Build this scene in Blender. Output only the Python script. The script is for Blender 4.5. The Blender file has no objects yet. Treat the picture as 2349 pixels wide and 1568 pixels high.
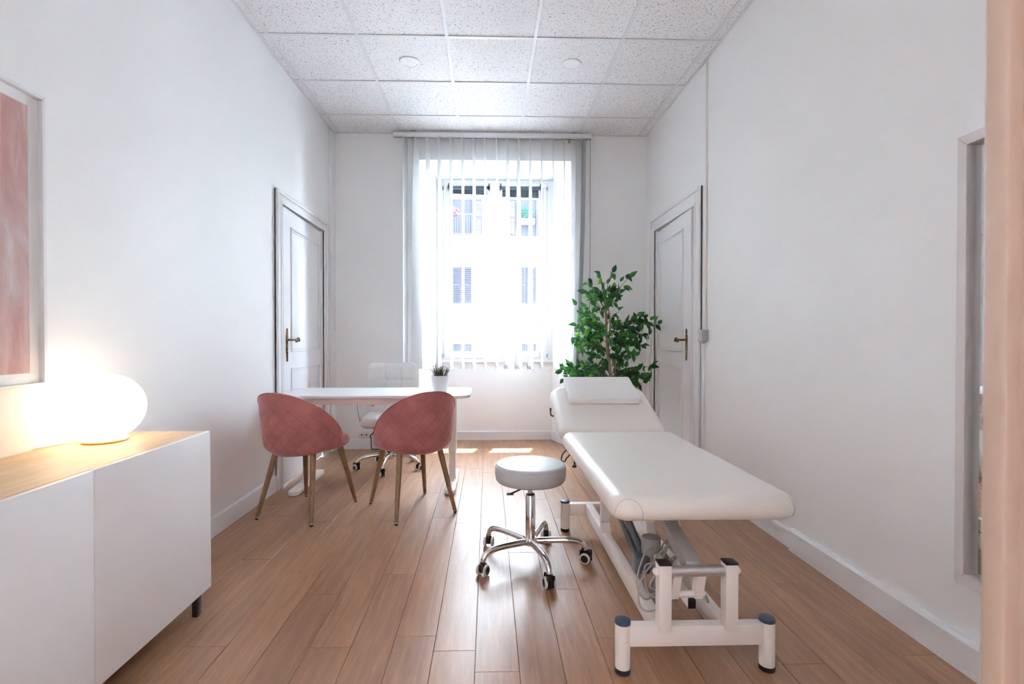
import bpy, bmesh, math, random
from mathutils import Vector, Matrix

random.seed(7)
PI = math.pi
R = math.radians
sc = bpy.context.scene
C = sc.collection

# ------------------------------------------------------------------ camera
CAM_H, FPX, YAW, PITCH, SHX = 1.126, 1128.0, R(1.55), R(-0.56), 24.0
cam = bpy.data.cameras.new('camera')
cam.sensor_width = 36.0
cam.lens = FPX / 2349.0 * 36.0
cam.shift_x = SHX / 2349.0
cam.clip_start = 0.02
cam.clip_end = 200
cam.dof.use_dof = True
cam.dof.focus_distance = 2.8
cam.dof.aperture_fstop = 5.6
camo = bpy.data.objects.new('camera', cam)
camo.location = (0, 0, CAM_H)
camo.rotation_euler = (PI / 2 + PITCH, 0, -YAW)
C.objects.link(camo)
sc.camera = camo

# ------------------------------------------------------------------ world, sun, exposure
world = bpy.data.worlds.new('world')
sc.world = world
world.use_nodes = True
bg = world.node_tree.nodes['Background']
bg.inputs['Color'].default_value = (0.73, 0.86, 1.0, 1)
bg.inputs['Strength'].default_value = 56.0

sun = bpy.data.lights.new('sun', 'SUN')
sun.energy = 24.0
sun.angle = R(0.6)
sun.color = (1.0, 0.97, 0.93)
suno = bpy.data.objects.new('sun', sun)
sd = Vector((-0.095, -0.40, -0.97))          # the way the sunlight travels
suno.rotation_euler = sd.to_track_quat('-Z', 'Y').to_euler()
suno.location = (3, 9, 12)
C.objects.link(suno)

sc.view_settings.view_transform = 'Standard'
sc.view_settings.look = 'None'
sc.view_settings.gamma = 1.0
sc.view_settings.exposure = 0.83
sc.view_settings.use_curve_mapping = False
sc.cycles.max_bounces = 10
sc.cycles.diffuse_bounces = 8
sc.cycles.glossy_bounces = 4
sc.cycles.transparent_max_bounces = 12
sc.cycles.transmission_bounces = 6
sc.cycles.sample_clamp_indirect = 20.0
sc.cycles.caustics_reflective = False
sc.cycles.caustics_refractive = False
sc.cycles.use_denoising = True
sc.cycles.use_adaptive_sampling = True
sc.cycles.adaptive_threshold = 0.02


# ------------------------------------------------------------------ pixel helpers (2349 x 1568 frame)
_F = Vector((math.sin(YAW) * math.cos(PITCH), math.cos(YAW) * math.cos(PITCH), math.sin(PITCH)))
_R = Vector((math.cos(YAW), -math.sin(YAW), 0))
_U = _R.cross(_F)


def at_y(u, v, yy):
    d = _F + _R * ((u - 1174.5 + SHX) / FPX) - _U * ((v - 784.0) / FPX)
    return Vector((0, 0, CAM_H)) + d * (yy / d.y)


# ------------------------------------------------------------------ object helpers
def setp(o, label=None, cat=None, group=None, kind=None):
    if label: o['label'] = label
    if cat: o['category'] = cat
    if group: o['group'] = group
    if kind: o['kind'] = kind
    return o


def thing(name, label, cat, loc=(0, 0, 0), rz=0.0, group=None):
    o = bpy.data.objects.new(name, None)
    o.empty_display_size = 0.1
    o.location = loc
    o.rotation_euler = (0, 0, rz)
    C.objects.link(o)
    return setp(o, label, cat, group)


def mesh_of(name, bm, mat, smooth=None):
    me = bpy.data.meshes.new(name)
    bmesh.ops.recalc_face_normals(bm, faces=bm.faces)
    bm.to_mesh(me)
    bm.free()
    for m in (mat if isinstance(mat, (list, tuple)) else [mat]):
        me.materials.append(m)
    if smooth is not None:
        for p in me.polygons: p.use_smooth = True
        if smooth < 179:
            me.set_sharp_from_angle(angle=R(smooth))
    return me


def obj(name, bm, mat, parent=None, smooth=40):
    o = bpy.data.objects.new(name, mesh_of(name, bm, mat, smooth))
    C.objects.link(o)
    if parent is not None: o.parent = parent
    return o


def struct(name, bm, mat, smooth=None):
    return setp(obj(name, bm, mat, None, smooth), kind='structure')


def link_mesh(name, me, parent=None, mw=None):
    o = bpy.data.objects.new(name, me)
    C.objects.link(o)
    if parent is not None: o.parent = parent
    if mw is not None: o.matrix_local = mw
    return o


def B(): return bmesh.new()


def box(bm, x0, x1, y0, y1, z0, z1, bev=0.0, seg=2, M=None):
    r = bmesh.ops.create_cube(bm, size=1.0)
    vs = r['verts']
    for v in vs:
        v.co = Vector(((x0 + x1) / 2 + v.co.x * (x1 - x0), (y0 + y1) / 2 + v.co.y * (y1 - y0), (z0 + z1) / 2 + v.co.z * (z1 - z0)))
    if M is not None:
        for v in vs: v.co = M @ v.co
    if bev > 0:
        es = list({e for v in vs for e in v.link_edges})
        bmesh.ops.bevel(bm, geom=es, offset=bev, segments=seg, profile=0.5, affect='EDGES')
    return bm


def beam(bm, p0, p1, w, h, bev=0.0, up=(0, 0, 1)):
    """square bar from p0 to p1, w across, h along 'up'"""
    p0, p1 = Vector(p0), Vector(p1)
    d = (p1 - p0)
    L = d.length
    d.normalize()
    s = d.cross(Vector(up)).normalized()
    u = s.cross(d).normalized()
    M = Matrix((s, d, u)).transposed().to_4x4()
    M.translation = p0
    return box(bm, -w / 2, w / 2, 0, L, -h / 2, h / 2, bev, 2, M)


def loft(bm, rings, cap0=True, cap1=True, closed=True):
    rv = [[bm.verts.new(p) for p in r] for r in rings]
    n = len(rv[0])
    for a, b in zip(rv[:-1], rv[1:]):
        for i in range(n if closed else n - 1):
            j = (i + 1) % n
            bm.faces.new((a[i], a[j], b[j], b[i]))
    if closed and cap0: bm.faces.new(list(reversed(rv[0])))
    if closed and cap1: bm.faces.new(rv[-1])
    return bm


def cyl(bm, p0, p1, r0, r1=None, seg=20, caps=True):
    return tube(bm, [p0, p1], [r0, r0 if r1 is None else r1], seg, caps)


def tube(bm, pts, r, seg=10, caps=True, loop=False):
    P = [Vector(p) for p in pts]
    n = len(P)
    rs = r if isinstance(r, (list, tuple)) else [r] * n
    T = []
    for i in range(n):
        a = P[(i - 1) % n] if (loop or i > 0) else P[i]
        b = P[(i + 1) % n] if (loop or i < n - 1) else P[i]
        T.append((b - a).normalized())
    nrm = T[0].orthogonal().normalized()
    rings = []
    for i in range(n):
        if i > 0:
            ax = T[i - 1].cross(T[i])
            if ax.length > 1e-7:
                nrm = Matrix.Rotation(T[i - 1].angle(T[i]), 3, ax.normalized()) @ nrm
        bn = T[i].cross(nrm).normalized()
        rings.append([P[i] + (nrm * math.cos(2 * PI * k / seg) + bn * math.sin(2 * PI * k / seg)) * rs[i] for k in range(seg)])
    if loop: rings.append(rings[0])
    if loop:
        rv = [[bm.verts.new(p) for p in q] for q in rings[:-1]]
        for i in range(n):
            a, b = rv[i], rv[(i + 1) % n]
            for k in range(seg):
                bm.faces.new((a[k], a[(k + 1) % seg], b[(k + 1) % seg], b[k]))
        return bm
    return loft(bm, rings, caps, caps)


def lathe(bm, prof, c=(0, 0, 0), seg=32, caps=True):
    rings = [[Vector((c[0] + r * math.cos(2 * PI * k / seg), c[1] + r * math.sin(2 * PI * k / seg), c[2] + z)) for k in range(seg)] for r, z in prof]
    return loft(bm, rings, caps, caps)


def spline(pts, n=8):
    P = [Vector(p) for p in pts]
    out = []
    for i in range(len(P) - 1):
        p0 = P[max(i - 1, 0)]; p1 = P[i]; p2 = P[i + 1]; p3 = P[min(i + 2, len(P) - 1)]
        for k in range(n):
            t = k / n
            out.append(0.5 * ((2 * p1) + (p2 - p0) * t + (2 * p0 - 5 * p1 + 4 * p2 - p3) * t * t + (3 * p1 - p0 - 3 * p2 + p3) * t ** 3))
    out.append(P[-1])
    return out


def rrect(w, d, r, seg=6):
    pts = []
    if not isinstance(r, (list, tuple)): r = [r] * 4
    for (sx, sy, a0), rr in zip(((1, 1, 0), (-1, 1, 90), (-1, -1, 180), (1, -1, 270)), r):
        cx, cy = sx * (w / 2 - rr), sy * (d / 2 - rr)
        for k in range(seg + 1):
            a = R(a0 + 90 * k / seg)
            pts.append((cx + rr * math.cos(a), cy + rr * math.sin(a)))
    return pts


def slab(bm, c, w, d, z0, z1, rp, re0, re1, seg=6, M=None, eseg=5, crown=0.0):
    """cushion: rounded plan (rp), rounded bottom edge re0 and top edge re1"""
    rings = []
    lv = []
    for k in range(eseg + 1):
        a = PI / 2 * k / eseg
        lv.append((re0 * (1 - math.sin(a)), z0 + re0 * (1 - math.cos(a))))
    for k in range(eseg + 1):
        a = PI / 2 * k / eseg
        lv.append((re1 * (1 - math.cos(a)), z1 - re1 * (1 - math.sin(a))))
    rmax = max(rp) if isinstance(rp, (list, tuple)) else rp
    for off, z in lv:
        rr = [max(q - off, 0.002) for q in rp] if isinstance(rp, (list, tuple)) else max(rp - off, 0.002)
        rings.append([Vector((c[0] + x, c[1] + y, z)) for x, y in rrect(w - 2 * off, d - 2 * off, rr, seg)])
    if crown:
        for f in (0.7, 0.4, 0.12):
            z = z1 + crown * (1 - f * f)
            rings.append([Vector((c[0] + (p.x - c[0]) * f, c[1] + (p.y - c[1]) * f, z)) for p in rings[len(lv) - 1]])
    if M is not None: rings = [[M @ p for p in r] for r in rings]
    return loft(bm, rings)


def prism(bm, poly, axis, a0, a1, M=None):
    """polygon extruded along an axis: 'x' -> poly is (y,z); 'y' -> (x,z); 'z' -> (x,y)"""
    def P(p, a):
        v = Vector((a, p[0], p[1])) if axis == 'x' else Vector((p[0], a, p[1])) if axis == 'y' else Vector((p[0], p[1], a))
        return M @ v if M is not None else v
    return loft(bm, [[P(p, a0) for p in poly], [P(p, a1) for p in poly]])


# ------------------------------------------------------------------ materials
def mat(name, col=(0.8, 0.8, 0.8), rough=0.5, metal=0.0, spec=0.5, coat=0.0, sheen=0.0, **kw):
    m = bpy.data.materials.new(name)
    m.use_nodes = True
    b = m.node_tree.nodes['Principled BSDF']
    b.inputs['Base Color'].default_value = (*col, 1)
    b.inputs['Roughness'].default_value = rough
    b.inputs['Metallic'].default_value = metal
    b.inputs['Specular IOR Level'].default_value = spec
    b.inputs['Coat Weight'].default_value = coat
    if sheen:
        b.inputs['Sheen Weight'].default_value = sheen
        b.inputs['Sheen Roughness'].default_value = 0.4
    return m


def nodes(m):
    nt = m.node_tree
    return nt, nt.nodes['Principled BSDF']


def N(nt, t, **kw):
    n = nt.nodes.new(t)
    for k, v in kw.items(): setattr(n, k, v)
    return n


def tex_coord(nt, scale=(1, 1, 1), kind='Object', add_random=False):
    tc = N(nt, 'ShaderNodeTexCoord')
    mp = N(nt, 'ShaderNodeMapping')
    mp.inputs['Scale'].default_value = scale
    nt.links.new(tc.outputs[kind], mp.inputs['Vector'])
    if add_random:
        oi = N(nt, 'ShaderNodeObjectInfo')
        mu = N(nt, 'ShaderNodeMath', operation='MULTIPLY')
        mu.inputs[1].default_value = 37.0
        nt.links.new(oi.outputs['Random'], mu.inputs[0])
        cb = N(nt, 'ShaderNodeCombineXYZ')
        nt.links.new(mu.outputs[0], cb.inputs[0])
        nt.links.new(mu.outputs[0], cb.inputs[1])
        nt.links.new(cb.outputs[0], mp.inputs['Location'])
    return mp.outputs['Vector']


def noise(nt, vec, scale, detail=4, rough=0.5, dist=0.0):
    n = N(nt, 'ShaderNodeTexNoise')
    n.inputs['Scale'].default_value = scale
    n.inputs['Detail'].default_value = detail
    n.inputs['Roughness'].default_value = rough
    n.inputs['Distortion'].default_value = dist
    nt.links.new(vec, n.inputs['Vector'])
    return n.outputs['Fac']


def ramp(nt, fac, stops):
    r = N(nt, 'ShaderNodeValToRGB')
    el = r.color_ramp.elements
    while len(el) < len(stops): el.new(0.5)
    for e, (p, c) in zip(el, stops):
        e.position = p
        e.color = (*c, 1)
    nt.links.new(fac, r.inputs['Fac'])
    return r.outputs['Color']


def bump(nt, b, h, strength=0.2, dist=0.002):
    n = N(nt, 'ShaderNodeBump')
    n.inputs['Strength'].default_value = strength
    n.inputs['Distance'].default_value = dist
    nt.links.new(h, n.inputs['Height'])
    nt.links.new(n.outputs['Normal'], b.inputs['Normal'])


def paint(name, col, rough=0.6, var=0.02, bs=0.08):
    m = mat(name, col, rough)
    nt, b = nodes(m)
    v = tex_coord(nt)
    f = noise(nt, v, 1.3, 3)
    lo = tuple(max(c - var, 0) for c in col)
    hi = tuple(min(c + var, 1) for c in col)
    nt.links.new(ramp(nt, f, [(0.3, lo), (0.7, hi)]), b.inputs['Base Color'])
    bump(nt, b, noise(nt, v, 180, 3), bs, 0.001)
    return m


M_wall = paint('wall_paint', (0.89, 0.90, 0.90), 0.55, 0.012, 0.12)
M_trim = paint('trim_paint', (0.83, 0.835, 0.85), 0.4, 0.01, 0.03)
M_jamb = paint('jamb_paint', (0.27, 0.185, 0.14), 0.45, 0.015, 0.05)
M_bar = mat('ceiling_grid_metal', (0.74, 0.745, 0.765), 0.45)


def m_tile():
    m = mat('mineral_fibre_tile', (0.86, 0.85, 0.86), 0.9)
    nt, b = nodes(m)
    v = tex_coord(nt, (1, 1, 1), 'Object', True)
    f = noise(nt, v, 84, 3.0, 0.6, 0.9)
    f2 = noise(nt, v, 190, 2, 0.5)
    c1 = ramp(nt, f, [(0.375, (0.40, 0.39, 0.44)), (0.415, (0.86, 0.86, 0.87))])
    c2 = ramp(nt, f2, [(0.30, (0.72, 0.71, 0.74)), (0.38, (1, 1, 1))])
    mx = N(nt, 'ShaderNodeMix', data_type='RGBA', blend_type='MULTIPLY')
    mx.inputs[0].default_value = 1.0
    nt.links.new(c1, mx.inputs[6])
    nt.links.new(c2, mx.inputs[7])
    nt.links.new(mx.outputs[2], b.inputs['Base Color'])
    bump(nt, b, f, 0.4, 0.002)
    return m


M_tile = m_tile()


def m_wood(name, dark, mid, light, rough=0.32, sc_=(16, 1.1, 16), rnd=True, var=0.5, spec=0.5):
    m = mat(name, mid, rough, spec=spec)
    nt, b = nodes(m)
    v = tex_coord(nt, sc_, 'Object', rnd)
    f = noise(nt, v, 2.2, 6, 0.62, 0.7)
    fine = noise(nt, v, 14, 4, 0.6)
    mixf = N(nt, 'ShaderNodeMath', operation='MULTIPLY_ADD')
    mixf.inputs[1].default_value = 0.30
    nt.links.new(fine, mixf.inputs[0])
    sub = N(nt, 'ShaderNodeMath', operation='MULTIPLY')
    sub.inputs[1].default_value = 0.70
    nt.links.new(f, sub.inputs[0])
    nt.links.new(sub.outputs[0], mixf.inputs[2])
    col = ramp(nt, mixf.outputs[0], [(0.33, dark), (0.52, mid), (0.68, light)])
    if rnd:
        oi = N(nt, 'ShaderNodeObjectInfo')
        mr = N(nt, 'ShaderNodeMapRange')
        mr.inputs['To Min'].default_value = 1 - var * 0.5
        mr.inputs['To Max'].default_value = 1 + var * 0.5
        nt.links.new(oi.outputs['Random'], mr.inputs['Value'])
        mx = N(nt, 'ShaderNodeMix', data_type='RGBA', blend_type='MULTIPLY')
        mx.inputs[0].default_value = 1.0
        nt.links.new(col, mx.inputs[6])
        nt.links.new(mr.outputs[0], mx.inputs[7])
        col = mx.outputs[2]
    nt.links.new(col, b.inputs['Base Color'])
    bump(nt, b, mixf.outputs[0], 0.12, 0.0012)
    return m


M_plank = m_wood('oak_vinyl_plank', (0.235, 0.115, 0.060), (0.315, 0.160, 0.086), (0.395, 0.212, 0.120), 0.38, var=0.16, spec=0.42)
M_joint = mat('floor_joint', (0.12, 0.07, 0.045), 0.8)
M_oaktop = m_wood('sideboard_oak', (0.50, 0.32, 0.17), (0.60, 0.40, 0.23), (0.68, 0.48, 0.29), 0.4, (12, 1.0, 12), True, 0.08)
M_leg = m_wood('chair_leg_oak', (0.15, 0.075, 0.034), (0.225, 0.118, 0.056), (0.29, 0.16, 0.08), 0.45, (30, 30, 2.0), True, 0.1)

M_white = mat('white_lacquer', (0.82, 0.82, 0.835), 0.35)
M_desk = mat('desk_white', (0.86, 0.865, 0.88), 0.3)
M_steelw = mat('white_powder_coat', (0.87, 0.815, 0.775), 0.35)
M_chrome = mat('chrome', (0.85, 0.85, 0.87), 0.07, 1.0)
M_silver = mat('satin_silver', (0.72, 0.70, 0.68), 0.3, 0.85)
M_black = mat('black_plastic', (0.012, 0.013, 0.016), 0.35)
M_navy = mat('dark_blue_rubber', (0.03, 0.045, 0.075), 0.4)
M_dark = mat('dark_metal', (0.07, 0.065, 0.07), 0.4, 0.6)
M_grey = mat('grey_plastic', (0.45, 0.45, 0.455), 0.5)
M_lgrey = mat('light_grey_plastic', (0.62, 0.62, 0.62), 0.5)
M_arm_shade = mat('arm_shade_grey', (0.36, 0.34, 0.33), 0.4)  # lift arm: shade under the mattress put into its grey
M_motor = mat('motor_grey', (0.30, 0.29, 0.285), 0.45)
M_act = mat('actuator_dark_grey', (0.10, 0.11, 0.125), 0.4)
M_wire = mat('grey_cable', (0.40, 0.37, 0.345), 0.5)
M_wheelrim = mat('wheel_rim_white', (0.75, 0.72, 0.69), 0.4)
M_socket = mat('ivory_socket', (0.80, 0.77, 0.70), 0.4)
M_pot = mat('white_ceramic', (0.80, 0.82, 0.85), 0.35)
M_blind = mat('dark_roller_fabric', (0.055, 0.07, 0.09), 0.7)
M_bronze = None


def m_leather(name, col, rough=0.38, bs=0.1, bscale=420):
    m = mat(name, col, rough)
    nt, b = nodes(m)
    v = tex_coord(nt)
    vo = N(nt, 'ShaderNodeTexVoronoi')
    vo.inputs['Scale'].default_value = bscale
    nt.links.new(v, vo.inputs['Vector'])
    bump(nt, b, vo.outputs['Distance'], bs, 0.0006)
    return m


M_bed = m_leather('cream_vinyl', (0.80, 0.75, 0.695), 0.34)
M_pillow = m_leather('white_vinyl', (0.84, 0.815, 0.795), 0.42)
M_stool = m_leather('stool_vinyl', (0.50, 0.49, 0.50), 0.42)
M_office = m_leather('white_leatherette', (0.82, 0.82, 0.82), 0.42)


def m_bronze():
    m = mat('antique_bronze', (0.16, 0.10, 0.05), 0.38, 0.9)
    nt, b = nodes(m)
    v = tex_coord(nt)
    f = noise(nt, v, 70, 4)
    nt.links.new(ramp(nt, f, [(0.35, (0.035, 0.026, 0.02)), (0.65, (0.30, 0.19, 0.09))]), b.inputs['Base Color'])
    bump(nt, b, f, 0.5, 0.002)
    return m


M_bronze = m_bronze()


def m_velvet():
    m = mat('dusty_pink_velvet', (0.27, 0.085, 0.08), 0.75, sheen=0.55)
    nt, b = nodes(m)
    b.inputs['Sheen Tint'].default_value = (0.95, 0.55, 0.52, 1)
    v = tex_coord(nt)
    f = noise(nt, v, 7, 4, 0.6)
    g = noise(nt, v, 260, 2)
    ad = N(nt, 'ShaderNodeMath', operation='MULTIPLY_ADD')
    ad.inputs[1].default_value = 0.35
    nt.links.new(g, ad.inputs[0]); nt.links.new(f, ad.inputs[2])
    nt.links.new(ramp(nt, ad.outputs[0], [(0.48, (0.285, 0.080, 0.076)), (0.85, (0.42, 0.138, 0.126))]), b.inputs['Base Color'])
    bump(nt, b, g, 0.15, 0.001)
    return m


M_velvet = m_velvet()
M_stitch = mat('dark_pink_thread', (0.14, 0.04, 0.045), 0.8)


def m_slat():
    m = bpy.data.materials.new('translucent_slat_fabric')
    m.use_nodes = True
    nt = m.node_tree
    nt.nodes.remove(nt.nodes['Principled BSDF'])
    out = nt.nodes['Material Output']
    d = N(nt, 'ShaderNodeBsdfDiffuse'); d.inputs['Color'].default_value = (0.80, 0.80, 0.80, 1)
    t = N(nt, 'ShaderNodeBsdfTranslucent'); t.inputs['Color'].default_value = (0.80, 0.80, 0.80, 1)
    mx = N(nt, 'ShaderNodeMixShader'); mx.inputs[0].default_value = 0.5
    nt.links.new(d.outputs[0], mx.inputs[1]); nt.links.new(t.outputs[0], mx.inputs[2])
    nt.links.new(mx.outputs[0], out.inputs['Surface'])
    return m


M_slat = m_slat()


def m_glass(graze=0.9):
    m = bpy.data.materials.new('window_glass')
    m.use_nodes = True
    nt = m.node_tree
    nt.nodes.remove(nt.nodes['Principled BSDF'])
    out = nt.nodes['Material Output']
    t = N(nt, 'ShaderNodeBsdfTransparent'); t.inputs['Color'].default_value = (0.985, 0.99, 0.99, 1) if graze > 0.5 else (1, 1, 1, 1)
    g = N(nt, 'ShaderNodeBsdfGlossy'); g.inputs['Roughness'].default_value = 0.0
    lw = N(nt, 'ShaderNodeLayerWeight'); lw.inputs['Blend'].default_value = 0.5
    p5 = N(nt, 'ShaderNodeMath', operation='POWER'); p5.inputs[1].default_value = 5.0
    nt.links.new(lw.outputs['Facing'], p5.inputs[0])
    fr = N(nt, 'ShaderNodeMath', operation='MULTIPLY_ADD'); fr.inputs[1].default_value = graze; fr.inputs[2].default_value = 0.035 if graze > 0.5 else 0.012
    nt.links.new(p5.outputs[0], fr.inputs[0])
    mx = N(nt, 'ShaderNodeMixShader')
    nt.links.new(fr.outputs[0], mx.inputs[0])
    nt.links.new(t.outputs[0], mx.inputs[1]); nt.links.new(g.outputs[0], mx.inputs[2])
    nt.links.new(mx.outputs[0], out.inputs['Surface'])
    return m


M_glass = m_glass()
M_glass2 = m_glass(0.35)
M_mirror = mat('mirror_silver', (0.9, 0.92, 0.92), 0.01, 1.0)


def m_emit(name, col, s):
    m = mat(name, (0.9, 0.88, 0.84), 0.3)
    b = m.node_tree.nodes['Principled BSDF']
    b.inputs['Emission Color'].default_value = (*col, 1)
    b.inputs['Emission Strength'].default_value = s
    return m


def m_leaf(name, a, b_):
    m = mat(name, a, 0.4)
    nt, b = nodes(m)
    oi = N(nt, 'ShaderNodeObjectInfo')
    nt.links.new(ramp(nt, oi.outputs['Random'], [(0.0, a), (1.0, b_)]), b.inputs['Base Color'])
    b.inputs['Transmission Weight'].default_value = 0.0
    t = N(nt, 'ShaderNodeBsdfTranslucent')
    t.inputs['Color'].default_value = (b_[0] * 1.6, b_[1] * 1.6, b_[2] * 1.2, 1)
    mx = N(nt, 'ShaderNodeMixShader'); mx.inputs[0].default_value = 0.32
    out = nt.nodes['Material Output']
    nt.links.new(b.outputs[0], mx.inputs[1]); nt.links.new(t.outputs[0], mx.inputs[2])
    nt.links.new(mx.outputs[0], out.inputs['Surface'])
    return m


M_leafs = [m_leaf('ficus_leaf_dark', (0.018, 0.080, 0.034), (0.042, 0.15, 0.065)),
           m_leaf('ficus_leaf_green', (0.035, 0.17, 0.055), (0.07, 0.26, 0.085)),
           m_leaf('ficus_leaf_lime', (0.10, 0.34, 0.05), (0.20, 0.47, 0.08))]
M_bark = m_wood('ficus_bark', (0.16, 0.11, 0.07), (0.27, 0.19, 0.13), (0.42, 0.33, 0.25), 0.8, (20, 20, 4), False)
M_twig = mat('twig_brown', (0.13, 0.085, 0.05), 0.8)
M_soil = paint('potting_soil', (0.05, 0.035, 0.025), 0.95, 0.02, 0.9)
M_herb = [mat('herb_dark', (0.03, 0.075, 0.04), 0.5), mat('herb_light', (0.17, 0.21, 0.09), 0.5)]

# ------------------------------------------------------------------ room shell
XL, XR, YB, ZC = -1.56, 1.615, 4.99, 3.17
YF0, YF1 = 0.30, 0.42          # front wall with the doorway the camera looks through
NY = 5.40                      # back of the window niche

# floor: base slab and one object per plank
bm = B()
box(bm, XL - 0.05, XR + 0.05, YF0, YB + 0.02, -0.06, -0.005)
box(bm, -0.72, 0.86, YB, NY + 0.05, -0.06, -0.005)
floor = struct('floor', bm, M_joint)
PW, PL, GAP = 0.1512, 1.22, 0.0014
known = {-1: 1.85, 0: 1.76, 1: 1.645, 2: 2.56, 3: 2.18, 4: 3.04}
x00 = -0.197
plank_cache = {}


def add_plank(xa, xb, ya, yb):
    w, l = round(xb - xa - GAP, 4), round(yb - ya - GAP, 4)
    if w < 0.012 or l < 0.012: return
    k = (w, l)
    if k not in plank_cache:
        b_ = B()
        box(b_, -w / 2, w / 2, -l / 2, l / 2, -0.005, 0.0)
        top = [e for e in b_.edges if all(v.co.z > -0.001 for v in e.verts)]
        bmesh.ops.bevel(b_, geom=top, offset=0.0008, segments=1, affect='EDGES')
        plank_cache[k] = mesh_of('plank', b_, M_plank)
    link_mesh('plank', plank_cache[k], floor, Matrix.Translation(((xa + xb) / 2, (ya + yb) / 2, 0)))


for k in range(-10, 13):
    xa, xb = x00 + (k) * PW, x00 + (k + 1) * PW
    xa, xb = max(xa, XL), min(xb, XR)
    if xb - xa < 0.02: continue
    j0 = known.get(k, 0.5 + random.random() * PL)
    ymax = NY if (xa > -0.56 and xb < 0.72) else YB
    ys = sorted([j0 + PL * i for i in range(-4, 6)])
    ys = [YF0] + [q for q in ys if YF0 + 0.05 < q < ymax - 0.05] + [ymax]
    for a, b_ in zip(ys[:-1], ys[1:]): add_plank(xa, xb, a, b_)
    if ymax == YB and xb > -0.68 and xa < 0.82: add_plank(max(xa, -0.70), min(xb, 0.842), YB, YB + 0.4)

# ceiling: plaster slab, hung grid and one object per tile
bm = B()
box(bm, XL - 0.3, XR + 0.3, YF0, YB + 0.05, 3.26, 3.34)
ceiling = struct('ceiling', bm, M_trim)
gx = [XL] + [-1.49 + 0.604 * k for k in range(6)] + [XR]
gy = [YF1] + [4.58 - 0.602 * k for k in range(6, -1, -1)] + [YB]
tile_cache = {}
for xa, xb in zip(gx[:-1], gx[1:]):
    for ya, yb in zip(gy[:-1], gy[1:]):
        w, l = round(xb - xa - 0.004, 3), round(yb - ya - 0.004, 3)
        if (w, l) not in tile_cache:
            b_ = B()
            box(b_, -w / 2, w / 2, -l / 2, l / 2, 0, 0.015)
            tile_cache[(w, l)] = mesh_of('ceiling_tile', b_, M_tile)
        link_mesh('ceiling_tile', tile_cache[(w, l)], ceiling,
                  Matrix.Translation(((xa + xb) / 2, (ya + yb) / 2, ZC + 0.001 + random.uniform(0, 0.0015))))
for xg in gx[1:-1]:
    b_ = B(); box(b_, xg - 0.012, xg + 0.012, YF1, YB, ZC - 0.004, ZC + 0.0005, 0.001, 1)
    obj('grid_bar', b_, M_bar, ceiling, None)
for yg in gy[1:-1]:
    b_ = B(); box(b_, XL, XR, yg - 0.012, yg + 0.012, ZC - 0.0045, ZC + 0.0005, 0.001, 1)
    obj('grid_bar', b_, M_bar, ceiling, None)
for s, xg in ((1, XL), (-1, XR)):
    b_ = B(); box(b_, min(xg, xg + s * 0.02), max(xg, xg + s * 0.02), YF1, YB, ZC - 0.003, ZC + 0.0005)
    obj('edge_angle', b_, M_bar, ceiling, None)
b_ = B(); box(b_, XL, XR, YB - 0.02, YB, ZC - 0.003, ZC + 0.0005)
obj('edge_angle', b_, M_bar, ceiling, None)


# side walls with a door recess each
def side_wall(name, x, s, d0, d1, dz):
    bm = B()
    def bx(a, b, y0, y1, z0, z1): box(bm, min(x + s * a, x + s * b), max(x + s * a, x + s * b), y0, y1, z0, z1)
    bx(0.12, 0.28, YF0 - 0.1, 5.95, -0.06, 3.34)
    bx(0, 0.12, YF0 - 0.1, d0, -0.06, 3.34)
    bx(0, 0.12, d1, YB + 0.02, -0.06, 3.34)
    bx(0, 0.12, d0, d1, dz, 3.34)
    return struct(name, bm, M_wall)


side_wall('wall_left', XL, -1, 3.735, 4.685, 2.125)
side_wall('wall_right', XR, 1, 3.785, 4.715, 2.145)

# back wall with splayed window niche
bm = B()
prism(bm, [(XL - 0.28, YB), (-0.70, YB), (-0.555, NY), (-0.53, NY), (-0.53, 5.95), (XL - 0.28, 5.95)], 'z', -0.06, 3.34)
prism(bm, [(XR + 0.28, YB), (XR + 0.28, 5.95), (0.68, 5.95), (0.68, NY), (0.705, NY), (0.842, YB)], 'z', -0.06, 3.34)
prism(bm, [(YB, 2.912), (NY, 2.838), (NY, 2.80), (5.95, 2.80), (5.95, 3.34), (YB, 3.34)], 'x', -0.70, 0.842)
box(bm, -0.60, 0.75, NY - 0.002, 5.95, -0.06, 0.862)
box(bm, XL - 0.28, XR + 0.28, YB + 0.3, 5.95, 3.34, 6.5)
box(bm, XL - 0.28, XR + 0.28, YB + 0.3, 5.95, -6.0, -0.06)
struct('wall_back', bm, M_wall)

bm = B(); box(bm, -0.53, 0.68, 5.446, 6.02, 0.862, 0.885, 0.004)  # added unseen outer sill, dark to cut light bounced onto the ceiling
struct('trim_added_sill', bm, paint('added_sill_dark', (0.36, 0.35, 0.34), 0.8, 0.02, 0.3), 40)

# front wall around the doorway, doorway lining and the corridor the camera stands in
JX0, JX1 = -0.62, 0.4465
bm = B()
box(bm, XL - 0.28, JX0 - 0.03, YF0, YF1, -0.06, 3.34)
box(bm, JX1 + 0.03, XR + 0.28, YF0, YF1, -0.06, 3.34)
box(bm, JX0 - 0.03, JX1 + 0.03, YF0, YF1, 2.25, 3.34)
struct('wall_front', bm, M_wall)
bm = B()
box(bm, JX1, JX1 + 0.03, YF0 - 0.005, YF1, 0, 2.25)
box(bm, JX0 - 0.03, JX0, YF0 - 0.005, YF1, 0, 2.25)
box(bm, JX0, JX1, YF0 - 0.005, YF1, 2.22, 2.25)
box(bm, JX1 - 0.013, JX1 + 0.06, 0.40, 0.421, 0, 2.25, 0.003, 2)
box(bm, JX0 - 0.06, JX0 + 0.013, 0.40, 0.421, 0, 2.25, 0.003, 2)
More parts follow.
